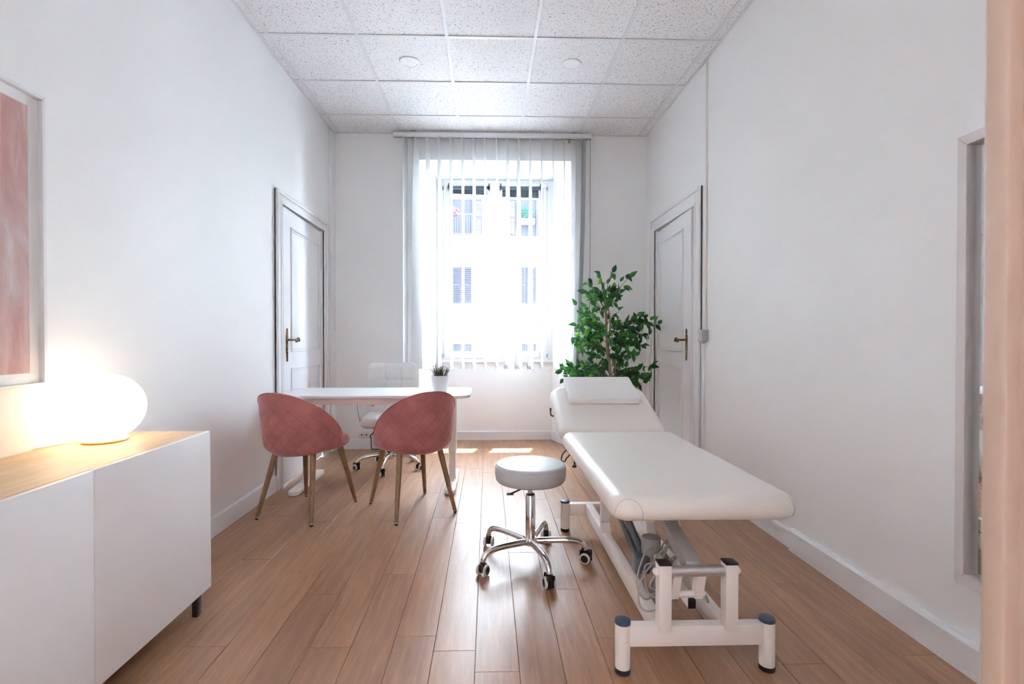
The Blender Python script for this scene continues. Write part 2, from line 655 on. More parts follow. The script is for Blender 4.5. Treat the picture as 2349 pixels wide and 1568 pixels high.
struct('trim_doorway', bm, M_jamb, 40)
bm = B(); box(bm, -2.2, 2.2, -2.3, YF0, -0.06, -0.001)
struct('floor_corridor', bm, M_plank)
bm = B(); box(bm, -2.2, 2.2, -2.3, YF0, 2.95, 3.1)
struct('ceiling_corridor', bm, M_wall)
bm = B()
box(bm, -2.3, 2.3, -2.4, -2.3, -0.06, 3.1)
box(bm, -2.3, -2.2, -2.3, YF0, -0.06, 3.1)
box(bm, 2.2, 2.3, -2.3, YF0, -0.06, 3.1)
struct('wall_corridor', bm, M_wall)

# baseboards
def board(bm, p0, p1, n, t, h):
    """strip along p0-p1 (plan), standing t proud along n, bevelled top"""
    p0, p1, n = Vector((*p0, 0)), Vector((*p1, 0)), Vector((*n, 0)).normalized()
    prof = [(0, 0), (t, 0), (t, h - 0.012), (t - 0.008 if t > 0.012 else t * 0.5, h), (0, h)]
    rings = [[p + n * a + Vector((0, 0, z)) for a, z in prof] for p in (p0, p1)]
    return loft(bm, rings)


bm = B(); board(bm, (XL, YF1), (XL, 3.63), (1, 0), 0.014, 0.115); board(bm, (XL, 4.775), (XL, 4.87), (1, 0), 0.012, 0.11)
struct('baseboard_left', bm, M_trim)
bm = B(); board(bm, (XR, YF1), (XR, 2.55), (-1, 0), 0.026, 0.118); board(bm, (XR, 2.562), (XR, 3.66), (-1, 0), 0.010, 0.10)
board(bm, (XR, 4.80), (XR, YB), (-1, 0), 0.012, 0.11)
struct('baseboard_right', bm, M_trim)
bm = B(); board(bm, (-1.53, YB), (-0.70, YB), (0, -1), 0.014, 0.105); board(bm, (0.842, YB), (XR, YB), (0, -1), 0.014, 0.105)
struct('baseboard_back', bm, M_trim)
bm = B(); board(bm, (-0.555, NY), (0.705, NY), (0, -1), 0.014, 0.10)
board(bm, (-0.70, YB), (-0.555, NY), (0.94, -0.33), 0.012, 0.10); board(bm, (0.842, YB), (0.70, NY), (-0.94, -0.33), 0.012, 0.10)
struct('baseboard_niche', bm, M_trim)

# boxed pipe in the left back corner
bm = B()
box(bm, XL, -1.532, 4.872, YB, 1.19, ZC - 0.005, 0.003, 2)
box(bm, XL, -1.526, 4.866, YB, 0.0, 1.19, 0.003, 2)
struct('trim_1', bm, M_trim, 40)


# door casings and leaves
def casing(name, x, s, y0, y1, o0, o1, zt, zo):
    """x wall plane, s = direction into the room, opening o0..o1 up to zt, outer edge y0..y1 up to zo"""
    bm = B()
    def ring(ya, yb, za, t):
        def bx(p, q, z0, z1): box(bm, min(x, x + s * t), max(x, x + s * t), p, q, z0, z1, 0.004, 2)
        return bx
    def frame(ya, yb, za, ia, ib, iz, t):
        box(bm, min(x, x + s * t), max(x, x + s * t), ya, ia, 0, za, 0.004, 2)
        box(bm, min(x, x + s * t), max(x, x + s * t), ib, yb, 0, za, 0.004, 2)
        box(bm, min(x, x + s * t), max(x, x + s * t), ia, ib, iz, za, 0.004, 2)
    frame(y0, y1, zo, o0, o1, zt, 0.016)
    frame(y0, y1, zo, y0 + 0.026, y1 - 0.026, zo - 0.026, 0.030)
    frame(o0 - 0.022, o1 + 0.022, zt + 0.022, o0, o1, zt, 0.022)
    return struct(name, bm, M_trim, 40)


casing('trim_2', XL, 1, 3.635, 4.770, 3.735, 4.685, 2.125, 2.216)
casing('trim_3', XR, -1, 3.672, 4.795, 3.785, 4.715, 2.145, 2.270)


def make_door(name, x, s, ya, yb, zt, up, lo, ang, hy):
    """leaf hinged at yb (far side); local frame: origin at the hinge, -Y towards the near edge, +X into the room"""
    L = yb - ya
    bm = B()
    box(bm, -0.04, 0.0, -L, 0, 0.012, zt, 0.002, 1)
    d = obj(name, bm, M_trim, None, 40)
    setp(d, kind='structure')
    for (a, b_, z0, z1) in (up, lo):
        bm = B()
        a_, b2 = a - yb, b_ - yb
        for w, t, o in ((0.012, 0.010, 0.0), (0.010, 0.006, 0.020)):
            box(bm, 0, t, a_ + o, b2 - o, z0 + o, z0 + o + w, 0.003, 2)
            box(bm, 0, t, a_ + o, b2 - o, z1 - o - w, z1 - o, 0.003, 2)
            box(bm, 0, t, a_ + o, a_ + o + w, z0 + o, z1 - o, 0.003, 2)
            box(bm, 0, t, b2 - o - w, b2 - o, z0 + o, z1 - o, 0.003, 2)
        obj('panel_molding', bm, M_trim, d, 40)
    # ornate handle: long plate plus scrolled lever
    hz = 1.105
    prof = [(-0.165, 0.003), (-0.16, 0.009), (-0.148, 0.010), (-0.140, 0.005), (-0.128, 0.010), (-0.115, 0.013), (-0.10, 0.017), (-0.06, 0.019),
            (-0.02, 0.016), (0.0, 0.020), (0.02, 0.022), (0.035, 0.018), (0.05, 0.012), (0.06, 0.014), (0.072, 0.009), (0.082, 0.010), (0.088, 0.003)]
    bm = B()
    loft(bm, [[Vector((t, hy - yb + w * c, hz + z)) for t, c in ((0.0, -1), (0.006, -0.85), (0.010, -0.3), (0.010, 0.3), (0.006, 0.85), (0.0, 1))] for z, w in prof])
    pl = obj('handle_plate', bm, M_bronze, d, 50)
    bm = B()
    y0 = hy - yb
    pts = spline([(0.004, y0, hz), (0.035, y0, hz), (0.052, y0 + 0.012, hz), (0.054, y0 + 0.045, hz + 0.001), (0.054, y0 + 0.058, hz - 0.010),
                  (0.054, y0 + 0.078, hz + 0.006), (0.054, y0 + 0.098, hz + 0.012), (0.054, y0 + 0.112, hz + 0.002), (0.054, y0 + 0.116, hz - 0.014)], 5)
    rs = []
    for i in range(len(pts)):
        q = i / (len(pts) - 1)
        rs.append(0.008 + 0.0035 * math.exp(-((q - 0.52) / 0.06) ** 2) + 0.002 * math.exp(-((q - 0.85) / 0.1) ** 2))
    tube(bm, pts, rs, 12)
    obj('handle_lever', bm, M_bronze, d, 60)
    d.location = (x, yb, 0)
    if s > 0: d.rotation_euler = (0, 0, ang)
    else:
        d.scale = (-1, 1, 1)
        d.rotation_euler = (0, 0, -ang)
    return d


make_door('door_1', XL - 0.012, 1, 3.745, 4.675, 2.112, (3.90, 4.61, 1.01, 1.985), (3.90, 4.61, 0.20, 0.885), R(1.9), 3.81)
make_door('door_2', XR + 0.010, -1, 3.795, 4.705, 2.130, (3.96, 4.63, 1.01, 2.01), (3.96, 4.63, 0.20, 0.89), R(3.0), 3.875)

# ------------------------------------------------------------------ window
WY0, WY1 = 5.375, 5.445
bm = B()
box(bm, -0.556, -0.487, WY0, WY1, 0.862, 2.838, 0.004)
box(bm, 0.641, 0.706, WY0, WY1, 0.862, 2.838, 0.004)
box(bm, -0.487, 0.641, WY0, WY1, 2.802, 2.838, 0.004)
box(bm, -0.487, 0.641, WY0, WY1, 0.862, 0.893, 0.004)
box(bm, -0.556, 0.706, WY0 - 0.02, WY0 + 0.01, 0.850, 0.872, 0.004)
win = struct('window_1', bm, M_trim, 40)
for (a, b_, g0, g1) in ((-0.485, 0.076, -0.415, 0.002), (0.079, 0.639, 0.144, 0.556)):
    bm = B()
    box(bm, a, g0, WY0 - 0.012, WY1 - 0.01, 0.895, 2.800, 0.005)
    box(bm, g1, b_, WY0 - 0.012, WY1 - 0.01, 0.895, 2.800, 0.005)
    box(bm, g0, g1, WY0 - 0.012, WY1 - 0.01, 2.757, 2.800, 0.005)
    box(bm, g0, g1, WY0 - 0.012, WY1 - 0.01, 0.895, 0.970, 0.005)
    sash = obj('sash', bm, M_trim, win, 40)
    bm = B(); box(bm, g0 - 0.01, g1 + 0.01, 5.405, 5.409, 0.96, 2.767)
    obj('pane', bm, M_glass, sash, None)
for x in (-0.489, 0.643):
    for z in (0.925, 2.74):
        bm = B(); cyl(bm, (x, WY0 - 0.018, z - 0.02), (x, WY0 - 0.018, z + 0.02), 0.007, None, 10)
        obj('hinge', bm, M_motor, win)
bm = B(); box(bm, 0.095, 0.115, WY0 - 0.020, WY0 - 0.011, 1.60, 1.70, 0.003); box(bm, 0.096, 0.114, WY0 - 0.055, WY0 - 0.018, 1.655, 1.675, 0.004); box(bm, 0.096, 0.114, WY0 - 0.055, WY0 - 0.043, 1.575, 1.675, 0.004)
obj('window_handle', bm, M_trim, win)


def roller(x0, x1, z, drop, chain_x, label):
    r = thing('roller_blind', label, 'roller blind', (x0, 5.325, z), 0)
    w = x1 - x0
    bm = B(); cyl(bm, (0.012, 0, 0), (w - 0.012, 0, 0), 0.020, None, 20)
    obj('roller', bm, M_blind, r)
    bm = B()
    loft(bm, [[Vector((q, 0.019 + t, zz)) for t, zz in ((-0.001, 0), (-0.001, -dr), (0.001, -dr), (0.001, 0))] for q, dr in ((0.022, drop), (w - 0.022, drop + 0.012))])
    obj('fabric', bm, M_blind, r, None)
    bm = B(); cyl(bm, (0.022, 0.019, -drop), (w - 0.022, 0.019, -drop - 0.012), 0.006, None, 8)
    obj('bottom_bar', bm, M_blind, r)
    for q in (0.0, w - 0.010):
        bm = B(); box(bm, q, q + 0.010, -0.022, 0.036, -0.024, 0.026, 0.004); cyl(bm, (q - 0.004, 0, 0), (q + 0.014, 0, 0), 0.026, None, 14); box(bm, q + 0.002, q + 0.012, 0.0, 0.03, 0.02, 0.05, 0.002)
        obj('bracket', bm, M_black, r)
    bm = B()
    cx = chain_x - x0
    L = 0.98
    pts = [(cx - 0.008, -0.022, 0)] + [(cx - 0.014 - 0.004 * math.sin(k), -0.02, -L * k / 8) for k in range(1, 8)]
    pts += [(cx - 0.014 + 0.012 * (1 - math.cos(a)), -0.02, -L - 0.012 * math.sin(a)) for a in (0, PI / 4, PI / 2, 3 * PI / 4, PI)]
    pts += [(cx + 0.010, -0.02, -L * k / 8) for k in range(7, -1, -1)]
    tube(bm, pts, 0.0022, 6)
    obj('chain', bm, M_motor, r)
    return r


roller(-0.432, 0.014, 2.735, 0.055, -0.438, 'dark grey roller blind rolled up on the left window sash')
roller(0.128, 0.572, 2.735, 0.085, 0.582, 'dark grey roller blind hanging slightly lower on the right window sash')

# vertical slat blind hung from the ceiling
vb = thing('vertical_blind', 'white vertical slat blind hung from the ceiling across the window', 'blind', (0, 4.915, 0))
bm = B(); box(bm, -0.938, 1.032, -0.024, 0.024, 3.112, 3.150, 0.003); box(bm, -0.93, 1.024, -0.012, 0.012, 3.104, 3.114)
hr = obj('headrail', bm, M_white, vb)
bm = B(); box(bm, -0.932, 1.026, -0.010, 0.010, 3.101, 3.106); obj('track_slot', bm, M_motor, hr, None)
for q in (-0.75, 0.85):
    bm = B(); box(bm, q, q + 0.03, -0.02, 0.02, 3.148, 3.168, 0.003); obj('ceiling_clip', bm, M_grey, hr)
SX = [-0.823, -0.712, -0.598, -0.484, -0.368, -0.252, -0.140, -0.029, 0.086, 0.195, 0.304, 0.421, 0.535, 0.650, 0.762, 0.878, 0.946, 0.966]
twist = {1: 46, 9: 26, 10: 24, 11: 24, 12: 6, 15: -6}
ZT, ZB = 3.098, 0.815
SW = 0.127
for i, x in enumerate(SX):
    sway = -0.055 if i == 16 else -0.075 if i == 17 else -0.03 if i == 15 else 0.0
    wob = random.uniform(-2, 2)
    def slat_pt(t, e, th=0.0):
        a = R(12 + wob + twist.get(i, 0) * max(0, (t - 0.04)) ** 0.6 + (0 if i < 16 else 10))
        dx, dy = math.sin(a), math.cos(a)
        return Vector((x + sway * t * t + dx * e + dy * th, dy * e - dx * th, ZT + (ZB - ZT) * t))
    bm = B()
    rings = []
    for k in range(13):
        t = k / 12
        rings.append([slat_pt(t, e, th) for e, th in ((-SW / 2, 0.0004), (0, 0.0016), (SW / 2, 0.0004), (SW / 2, -0.0004), (0, 0.0008), (-SW / 2, -0.0004))])
    loft(bm, rings)
    s = obj('slat', bm, M_slat, vb, 60)
    bm = B()
    loft(bm, [[slat_pt(t, e, th) for e, th in ((-0.060, 0.003), (0.060, 0.003), (0.060, -0.003), (-0.060, -0.003))] for t in (0.982, 1.003)])
    obj('bottom_weight', bm, M_white if i < 15 else M_lgrey, s, None)
    bm = B(); box(bm, x - 0.004, x + 0.004, -0.004, 0.004, ZT - 0.002, 3.104); obj('slat_hook', bm, M_grey, s, None)
for sgn in (-1, 1):
    bm = B()
    for i in range(len(SX) - 2):
        a = R(12)
        p0 = Vector((SX[i] + sgn * math.sin(a) * 0.055, sgn * 0.055, ZB + 0.028)); p1 = Vector((SX[i + 1] + sgn * math.sin(a) * 0.055, sgn * 0.055, ZB + 0.028))
        tube(bm, [p0.lerp(p1, k / 8) + Vector((0, 0, -0.045 * (1 - (k / 4 - 1) ** 2) * (1 if i not in (10, 11) else 1.5))) for k in range(9)], 0.0022, 5)
    obj('bead_chain', bm, M_white, vb)
bm = B(); tube(bm, [(1.018, -0.01, 3.11), (1.020, -0.012, 2.2), (1.012, -0.01, 1.22)], 0.0028, 6)
obj('pull_cord', bm, M_motor, vb)
bm = B(); box(bm, 0.798, 0.816, -0.03, -0.022, 3.055, 3.10, 0.002); obj('cord_clip', bm, M_motor, vb)

# ------------------------------------------------------------------ ceiling downlights
for x, y, lab in ((-0.585, 3.695, 'round white recessed ceiling downlight, the left one of two'), (0.622, 3.690, 'round white recessed ceiling downlight, the right one of two')):
    t = thing('downlight', lab, 'ceiling light', (x, y, ZC), 0, 'recessed downlights')
    bm = B(); lathe(bm, [(0.056, -0.001), (0.058, -0.006), (0.066, -0.008), (0.074, -0.005), (0.0755, 0.001)], seg=40, caps=False); obj('trim_ring', bm, M_white, t)
    bm = B(); lathe(bm, [(0.002, -0.004), (0.057, -0.004), (0.057, 0.0)], seg=40); obj('diffuser', bm, M_trim, t)

# ------------------------------------------------------------------ right wall: conduit, switch; back wall: sockets
t = thing('cable_conduit', 'thin white cable conduit running up the right wall above the switch', 'conduit', (XR, 3.597, 1.19))
bm = B(); box(bm, -0.012, 0.0, -0.010, 0.010, 0, 1.965, 0.003); obj('channel', bm, M_socket, t)
t = thing('cable_conduit', 'white cable conduit running down from the grey switch box to the floor', 'conduit', (XR, 3.632, 0.0))
bm = B(); box(bm, -0.022, 0.0, -0.020, 0.012, 0.10, 1.10, 0.004); obj('channel', bm, M_trim, t)
t = thing('switch_box', 'grey surface-mounted light switch box beside the right door', 'switch', (XR, 3.600, 1.137))
bm = B(); box(bm, -0.050, 0.0, -0.037, 0.037, -0.040, 0.045, 0.006, 3); obj('housing', bm, M_grey, t)
bm = B(); box(bm, -0.056, -0.049, -0.036, 0.036, -0.039, 0.044, 0.005, 3); f_ = obj('face_plate', bm, M_lgrey, t)
bm = B(); box(bm, -0.062, -0.055, -0.004, 0.022, -0.022, 0.026, 0.003); obj('rocker', bm, M_white, f_)
bm = B(); cyl(bm, (-0.02, 0.02, -0.058), (-0.02, 0.02, -0.038), 0.014, 0.018, 14); obj('gland', bm, M_grey, t)

for x0, lab, cable in ((-1.310, 'ivory three-pin wall socket plate, empty, low on the back wall', False), (-1.180, 'ivory wall socket plate with a black plug behind the office chair', True)):
    t = thing('wall_socket', lab, 'socket', (x0, YB - 0.001, 0.107), 0)
    bm = B(); box(bm, 0, 0.122, -0.010, 0, 0, 0.072, 0.004); pl = obj('cover_plate', bm, M_socket, t)
    bm = B(); box(bm, 0.012, 0.110, -0.0115, -0.009, 0.010, 0.062, 0.001); obj('insert', bm, M_socket, pl)
    for q in (0.038, 0.061, 0.084):
        bm = B(); cyl(bm, (q, -0.0125, 0.037), (q, -0.010, 0.037), 0.0075 if q != 0.061 else 0.003, None, 12); obj('socket_hole', bm, M_black, pl)
    if cable:
        bm = B(); tube(bm, spline([(0.040, -0.012, 0.055), (0.030, -0.05, 0.062), (0.004, -0.06, 0.035), (0.006, -0.04, 0.0), (0.008, -0.03, -0.095), (0.05, -0.05, -0.100), (0.3, -0.06, -0.100)], 6), 0.005, 8); obj('power_cable', bm, M_black, t)
        bm = B(); box(bm, 0.022, 0.066, -0.035, -0.010, 0.040, 0.070, 0.004); obj('plug', bm, M_black, t)

# ------------------------------------------------------------------ framed picture (left wall)
t = thing('framed_picture', 'abstract pink print in a white frame on the left wall', 'picture', (XL, 1.408, 0.957))
pw, ph = 0.70, 1.0


def frame_bm(w, h, d, bw, x0, sgn, zb=0.0):
    """four mitred rails, local x into the room (sgn), y centred, z from zb"""
    rs = []
    for i, (a, b_) in enumerate((((-w / 2, 0), (w / 2, 0)), ((w / 2, 0), (w / 2, h)), ((w / 2, h), (-w / 2, h)), ((-w / 2, h), (-w / 2, 0)))):
        bm = B()
        ins = ((1, 1), (-1, 1), (-1, -1), (1, -1))
        def inn(p): return (p[0] - math.copysign(bw, p[0]), p[1] + (bw if p[1] == 0 else -bw))
        q = [a, b_, inn(b_), inn(a)]
        loft(bm, [[Vector((x0 + sgn * k, yy, zb + zz)) for yy, zz in q] for k in (0, d)])
        es = list(bm.edges)
        bmesh.ops.bevel(bm, geom=es, offset=0.0015, segments=1, affect='EDGES')
        rs.append(bm)
    return rs


for bm in frame_bm(pw, ph, 0.024, 0.014, 0.0, 1): obj('frame_rail', bm, M_white, t)
bm = B(); box(bm, 0.004, 0.008, -pw / 2 + 0.012, pw / 2 - 0.012, 0.012, ph - 0.012); obj('mat_board', bm, mat('mat_board_white', (0.90, 0.905, 0.92), 0.7), t, None)


def m_art():
    m = mat('abstract_pink_print', (0.6, 0.3, 0.28), 0.6)
    nt, b = nodes(m)
    v = tex_coord(nt, (1, 1.8, 0.8))
    f = noise(nt, v, 2.0, 6, 0.6, 0.5)
    v2 = tex_coord(nt, (1, 9, 1.2))
    g = noise(nt, v2, 2.5, 4, 0.6, 0.3)
    c1 = ramp(nt, f, [(0.30, (0.46, 0.205, 0.185)), (0.48, (0.50, 0.27, 0.24)), (0.60, (0.55, 0.37, 0.34)), (0.72, (0.66, 0.59, 0.60))])
    c2 = ramp(nt, g, [(0.50, (0, 0, 0)), (0.72, (0.8, 0.8, 0.8))])
    mx = N(nt, 'ShaderNodeMix', data_type='RGBA', blend_type='MIX')
    nt.links.new(c2, mx.inputs[0]); nt.links.new(c1, mx.inputs[6])
    mx.inputs[7].default_value = (0.66, 0.44, 0.42, 1)
    nt.links.new(mx.outputs[2], b.inputs['Base Color'])
    bump(nt, b, g, 0.2, 0.001)
    return m


bm = B(); box(bm, 0.0081, 0.0092, -pw / 2 + 0.052, pw / 2 - 0.052, 0.048, ph - 0.052); obj('art_print', bm, m_art(), t, None)
bm = B(); box(bm, 0.0135, 0.0155, -pw / 2 + 0.012, pw / 2 - 0.012, 0.012, ph - 0.012); obj('cover_glass', bm, M_glass2, t, None)

# ------------------------------------------------------------------ wall mirror (right wall)
t = thing('wall_mirror', 'tall narrow wall mirror in a thick white frame on the right wall', 'mirror', (XR, 1.385, 0.305))
mw, mh = 0.47, 1.49
for bm in frame_bm(mw, mh, 0.036, 0.034, 0.0, -1): obj('frame_rail', bm, mat('mirror_frame_white', (0.72, 0.67, 0.66), 0.4), t)
bm = B(); box(bm, -0.010, -0.006, -mw / 2 + 0.03, mw / 2 - 0.03, 0.03, mh - 0.03); obj('mirror_pane', bm, M_mirror, t, None)

# ------------------------------------------------------------------ sideboard and lamp
SY1, SFX, SZ = 2.055, -1.145, 0.74
t = thing('sideboard', 'low white sideboard with an oak top against the left wall', 'sideboard', (XL, SY1, 0))
W2 = SFX - XL
LEN = 1.20
bm = B(); box(bm, 0.004, W2 - 0.020, -LEN, -0.001, 0.10, SZ - 0.014, 0.001, 1); obj('body', bm, M_white, t)
bm = B(); box(bm, 0.003, W2 - 0.018, -LEN, 0.0, SZ - 0.014, SZ, 0.0015, 1); obj('wood_top', bm, M_oaktop, t)
for k in range(2):
    bm = B(); box(bm, W2 - 0.018, W2, -0.6 * (k + 1) + 0.0018, -0.6 * k - 0.0012, 0.098, SZ - 0.001, 0.0015, 2); obj('door', bm, M_white, t)
bm = B(); box(bm, W2 - 0.020, W2 - 0.001, -0.0012, 0.0022, 0.098, SZ + 0.0005, 0.0008, 1); obj('side_edge', bm, M_white, t)
for q in (-0.035, -LEN + 0.055):
    for xx in (0.05, W2 - 0.035):
        bm = B(); box(bm, xx - 0.011, xx + 0.011, q - 0.022, q + 0.008, 0.0, 0.10, 0.002); obj('leg', bm, M_dark, t)
for xx in (0.05, W2 - 0.035):
    bm = B(); beam(bm, (xx, -LEN + 0.03, 0.090), (xx, -0.03, 0.090), 0.02, 0.012); obj('under_rail', bm, M_dark, t)

t = thing('table_lamp', 'lit round white glass globe lamp on the sideboard', 'lamp', (-1.424, 1.862, SZ))
bm = B()
r0 = 0.129
prof = [(0.075, 0.012)] + [(r0 * math.cos(a), 0.128 + r0 * 0.96 * math.sin(a)) for a in [R(-62 + 4 * k) for k in range(38)]] + [(0.004, 0.128 + r0 * 0.96)]
lathe(bm, prof, seg=48)
obj('glass_globe', bm, m_emit('lamp_glass_glow', (1.0, 0.76, 0.50), 2.3), t, 180)
bm = B(); lathe(bm, [(0.06, 0.0), (0.068, 0.001), (0.070, 0.006), (0.066, 0.013)], seg=40); obj('base_ring', bm, mat('brass_base', (0.75, 0.55, 0.28), 0.25, 1.0), t)
bm = B(); tube(bm, spline([(-0.06, -0.03, 0.006), (-0.10, -0.05, 0.004), (-0.13, -0.12, 0.004), (-0.165, -0.22, 0.004)], 6), 0.003, 8); obj('cord', bm, M_white, t)

# floor lamp in the corridor, behind the camera
t = thing('floor_lamp', 'warm globe floor lamp standing in the corridor', 'lamp', (-0.62, -0.70, 0))
bm = B(); lathe(bm, [(0.004, 1.56)] + [(0.12 * math.sin(a), 1.68 - 0.12 * math.cos(a)) for a in [R(20 + 7 * k) for k in range(22)]] + [(0.004, 1.80)], seg=32); obj('globe', bm, m_emit('corridor_globe_glow', (1.0, 0.50, 0.24), 11.0), t, 180)
bm = B(); cyl(bm, (0, 0, 0.02), (0, 0, 1.57), 0.011, None, 14); obj('pole', bm, M_dark, t)
bm = B(); lathe(bm, [(0.14, 0.0), (0.14, 0.015), (0.02, 0.028)], seg=32); obj('base', bm, M_dark, t)

# ------------------------------------------------------------------ desk
DZ = 0.712
t = thing('desk', 'white height-adjustable desk with two T-shaped legs', 'desk', (-0.83, 3.78, 0))
bm = B(); slab(bm, (0, 0), 1.40, 0.57, DZ - 0.024, DZ, 0.085, 0.010, 0.004, 8, eseg=3)
obj('tabletop', bm, M_desk, t)
bm = B(); box(bm, -0.58, 0.60, -0.245, -0.205, DZ - 0.068, DZ - 0.025, 0.004); obj('front_rail', bm, M_steelw, t)
bm = B(); box(bm, -0.58, 0.60, 0.17, 0.21, DZ - 0.068, DZ - 0.025, 0.004); obj('rear_rail', bm, M_steelw, t)
for x, zz in ((-0.555, 0.60), (0.555, 0.60)):
    bm = B(); box(bm, x - 0.03, x + 0.03, -0.24, 0.22, DZ - 0.062, DZ - 0.025, 0.004); obj('top_bracket', bm, M_steelw, t)
    bm = B(); slab(bm, (x, 0.02), 0.075, 0.60, 0.004, 0.036, 0.034, 0.004, 0.008, 8, eseg=3); ft = obj('foot', bm, M_steelw, t)
    for yy in (-0.22, 0.27):
        bm = B(); cyl(bm, (x, yy, 0.0), (x, yy, 0.006), 0.016, None, 14); obj('glide', bm, M_black, ft)
    bm = B(); box(bm, x - 0.030, x + 0.030, -0.025, 0.055, 0.245, DZ - 0.03, 0.006, 3); obj('upper_column', bm, M_steelw, t)
    bm = B(); box(bm, x - 0.024, x + 0.024, -0.019, 0.049, 0.034, 0.25, 0.006, 3); loft(bm, [[Vector((x + px, 0.015 + py, z)) for px, py in rrect(w, d, 0.012, 4)] for w, d, z in ((0.07, 0.15, 0.034), (0.054, 0.09, 0.048), (0.049, 0.07, 0.075))]); obj('lower_column', bm, M_steelw, t)
bm = B(); lathe(bm, [(0.012, 0), (0.012, -0.012), (0.008, -0.02)], (0.0, -0.225, DZ - 0.066), 14); obj('screw_cap', bm, M_silver, t)
bm = B(); lathe(bm, [(0.016, 0), (0.016, -0.014), (0.010, -0.022)], (0.57, -0.215, DZ - 0.066), 14); obj('screw_cap', bm, M_steelw, t)

# small potted plant on the desk
t = thing('potted_herb', 'small leafy green plant in a white pot on the desk', 'plant', (-0.362, 3.72, DZ))
bm = B(); lathe(bm, [(0.002, 0.001), (0.048, 0.0), (0.050, 0.002), (0.0665, 0.122), (0.0665, 0.126), (0.062, 0.126), (0.060, 0.112), (0.004, 0.110)], seg=40); obj('pot', bm, M_pot, t, 40)
bm = B(); lathe(bm, [(0.059, 0.108), (0.059, 0.114), (0.03, 0.119), (0.002, 0.12)], seg=24); obj('soil', bm, M_soil, t)
bm = B(); rng = random.Random(3)
stems = B()
for i in range(64):
    a, rr = rng.uniform(0, 2 * PI), 0.055 * math.sqrt(rng.random())
    base = Vector((rr * math.cos(a) * 0.75, rr * math.sin(a) * 0.75, 0.116))
    hgt = rng.uniform(0.045, 0.105) * (1.05 - 0.3 * (rr / 0.055))
    tip = base + Vector((math.cos(a) * rr * 0.75 + rng.uniform(-.012, .012), math.sin(a) * rr * 0.75 + rng.uniform(-.012, .012), hgt))
    tube(stems, [base, base.lerp(tip, 0.5) + Vector((0, 0, 0.006)), tip], [0.0012, 0.001, 0.0006], 4)
    nl = int(hgt / 0.0075) + 3
    for k in range(nl):
        q = base.lerp(tip, 0.12 + 0.88 * k / (nl - 1))
        ang = k * 2.4 + i
        d = Vector((math.cos(ang), math.sin(ang), rng.uniform(0.1, 0.9))).normalized()
        L = rng.uniform(0.009, 0.015)
        sdv = d.cross(Vector((0, 0, 1))).normalized() * L * 0.30
        up = sdv.cross(d).normalized() * L * 0.12
        vs = [bm.verts.new(p) for p in (q, q + d * L * 0.5 + sdv, q + d * L, q + d * L * 0.5 - sdv, q + d * L * 0.5 - up)]
        mi = 0 if rng.random() < 0.72 else 1
        for f in ((0, 1, 4), (1, 2, 4), (2, 3, 4), (3, 0, 4)):
            fc = bm.faces.new([vs[z] for z in f]); fc.material_index = mi
me = bpy.data.meshes.new('foliage'); bm.to_mesh(me); bm.free()
for m_ in M_herb: me.materials.append(m_)
o = link_mesh('foliage', me, t); o['kind'] = 'stuff'
o = obj('stems', stems, M_twig, t); o['kind'] = 'stuff'

# ------------------------------------------------------------------ velvet dining chairs
def shell_pt(ph, t, off=0.0):
    """ph -1..1 around the back, t 0..1 from bottom edge to top edge, off = inwards"""
    a = ph * R(88)
    zb = 0.402 + 0.030 * abs(ph) ** 1.5
    hh = 0.358 * max(math.cos(ph * R(86)), 0.0) ** 0.72 + 0.035
    z = zb + hh * t
    k = (z - 0.41) / 0.38
    ax = 0.252 + 0.020 * math.sin(min(k, 1) * PI * 0.62) - off
    by = 0.258 + 0.058 * k - off
    tuck = 0.030 * max(0, 1 - t / 0.16) ** 2
    ax -= tuck; by -= tuck
    return Vector((ax * math.sin(a), -0.005 - by * math.cos(a), z))


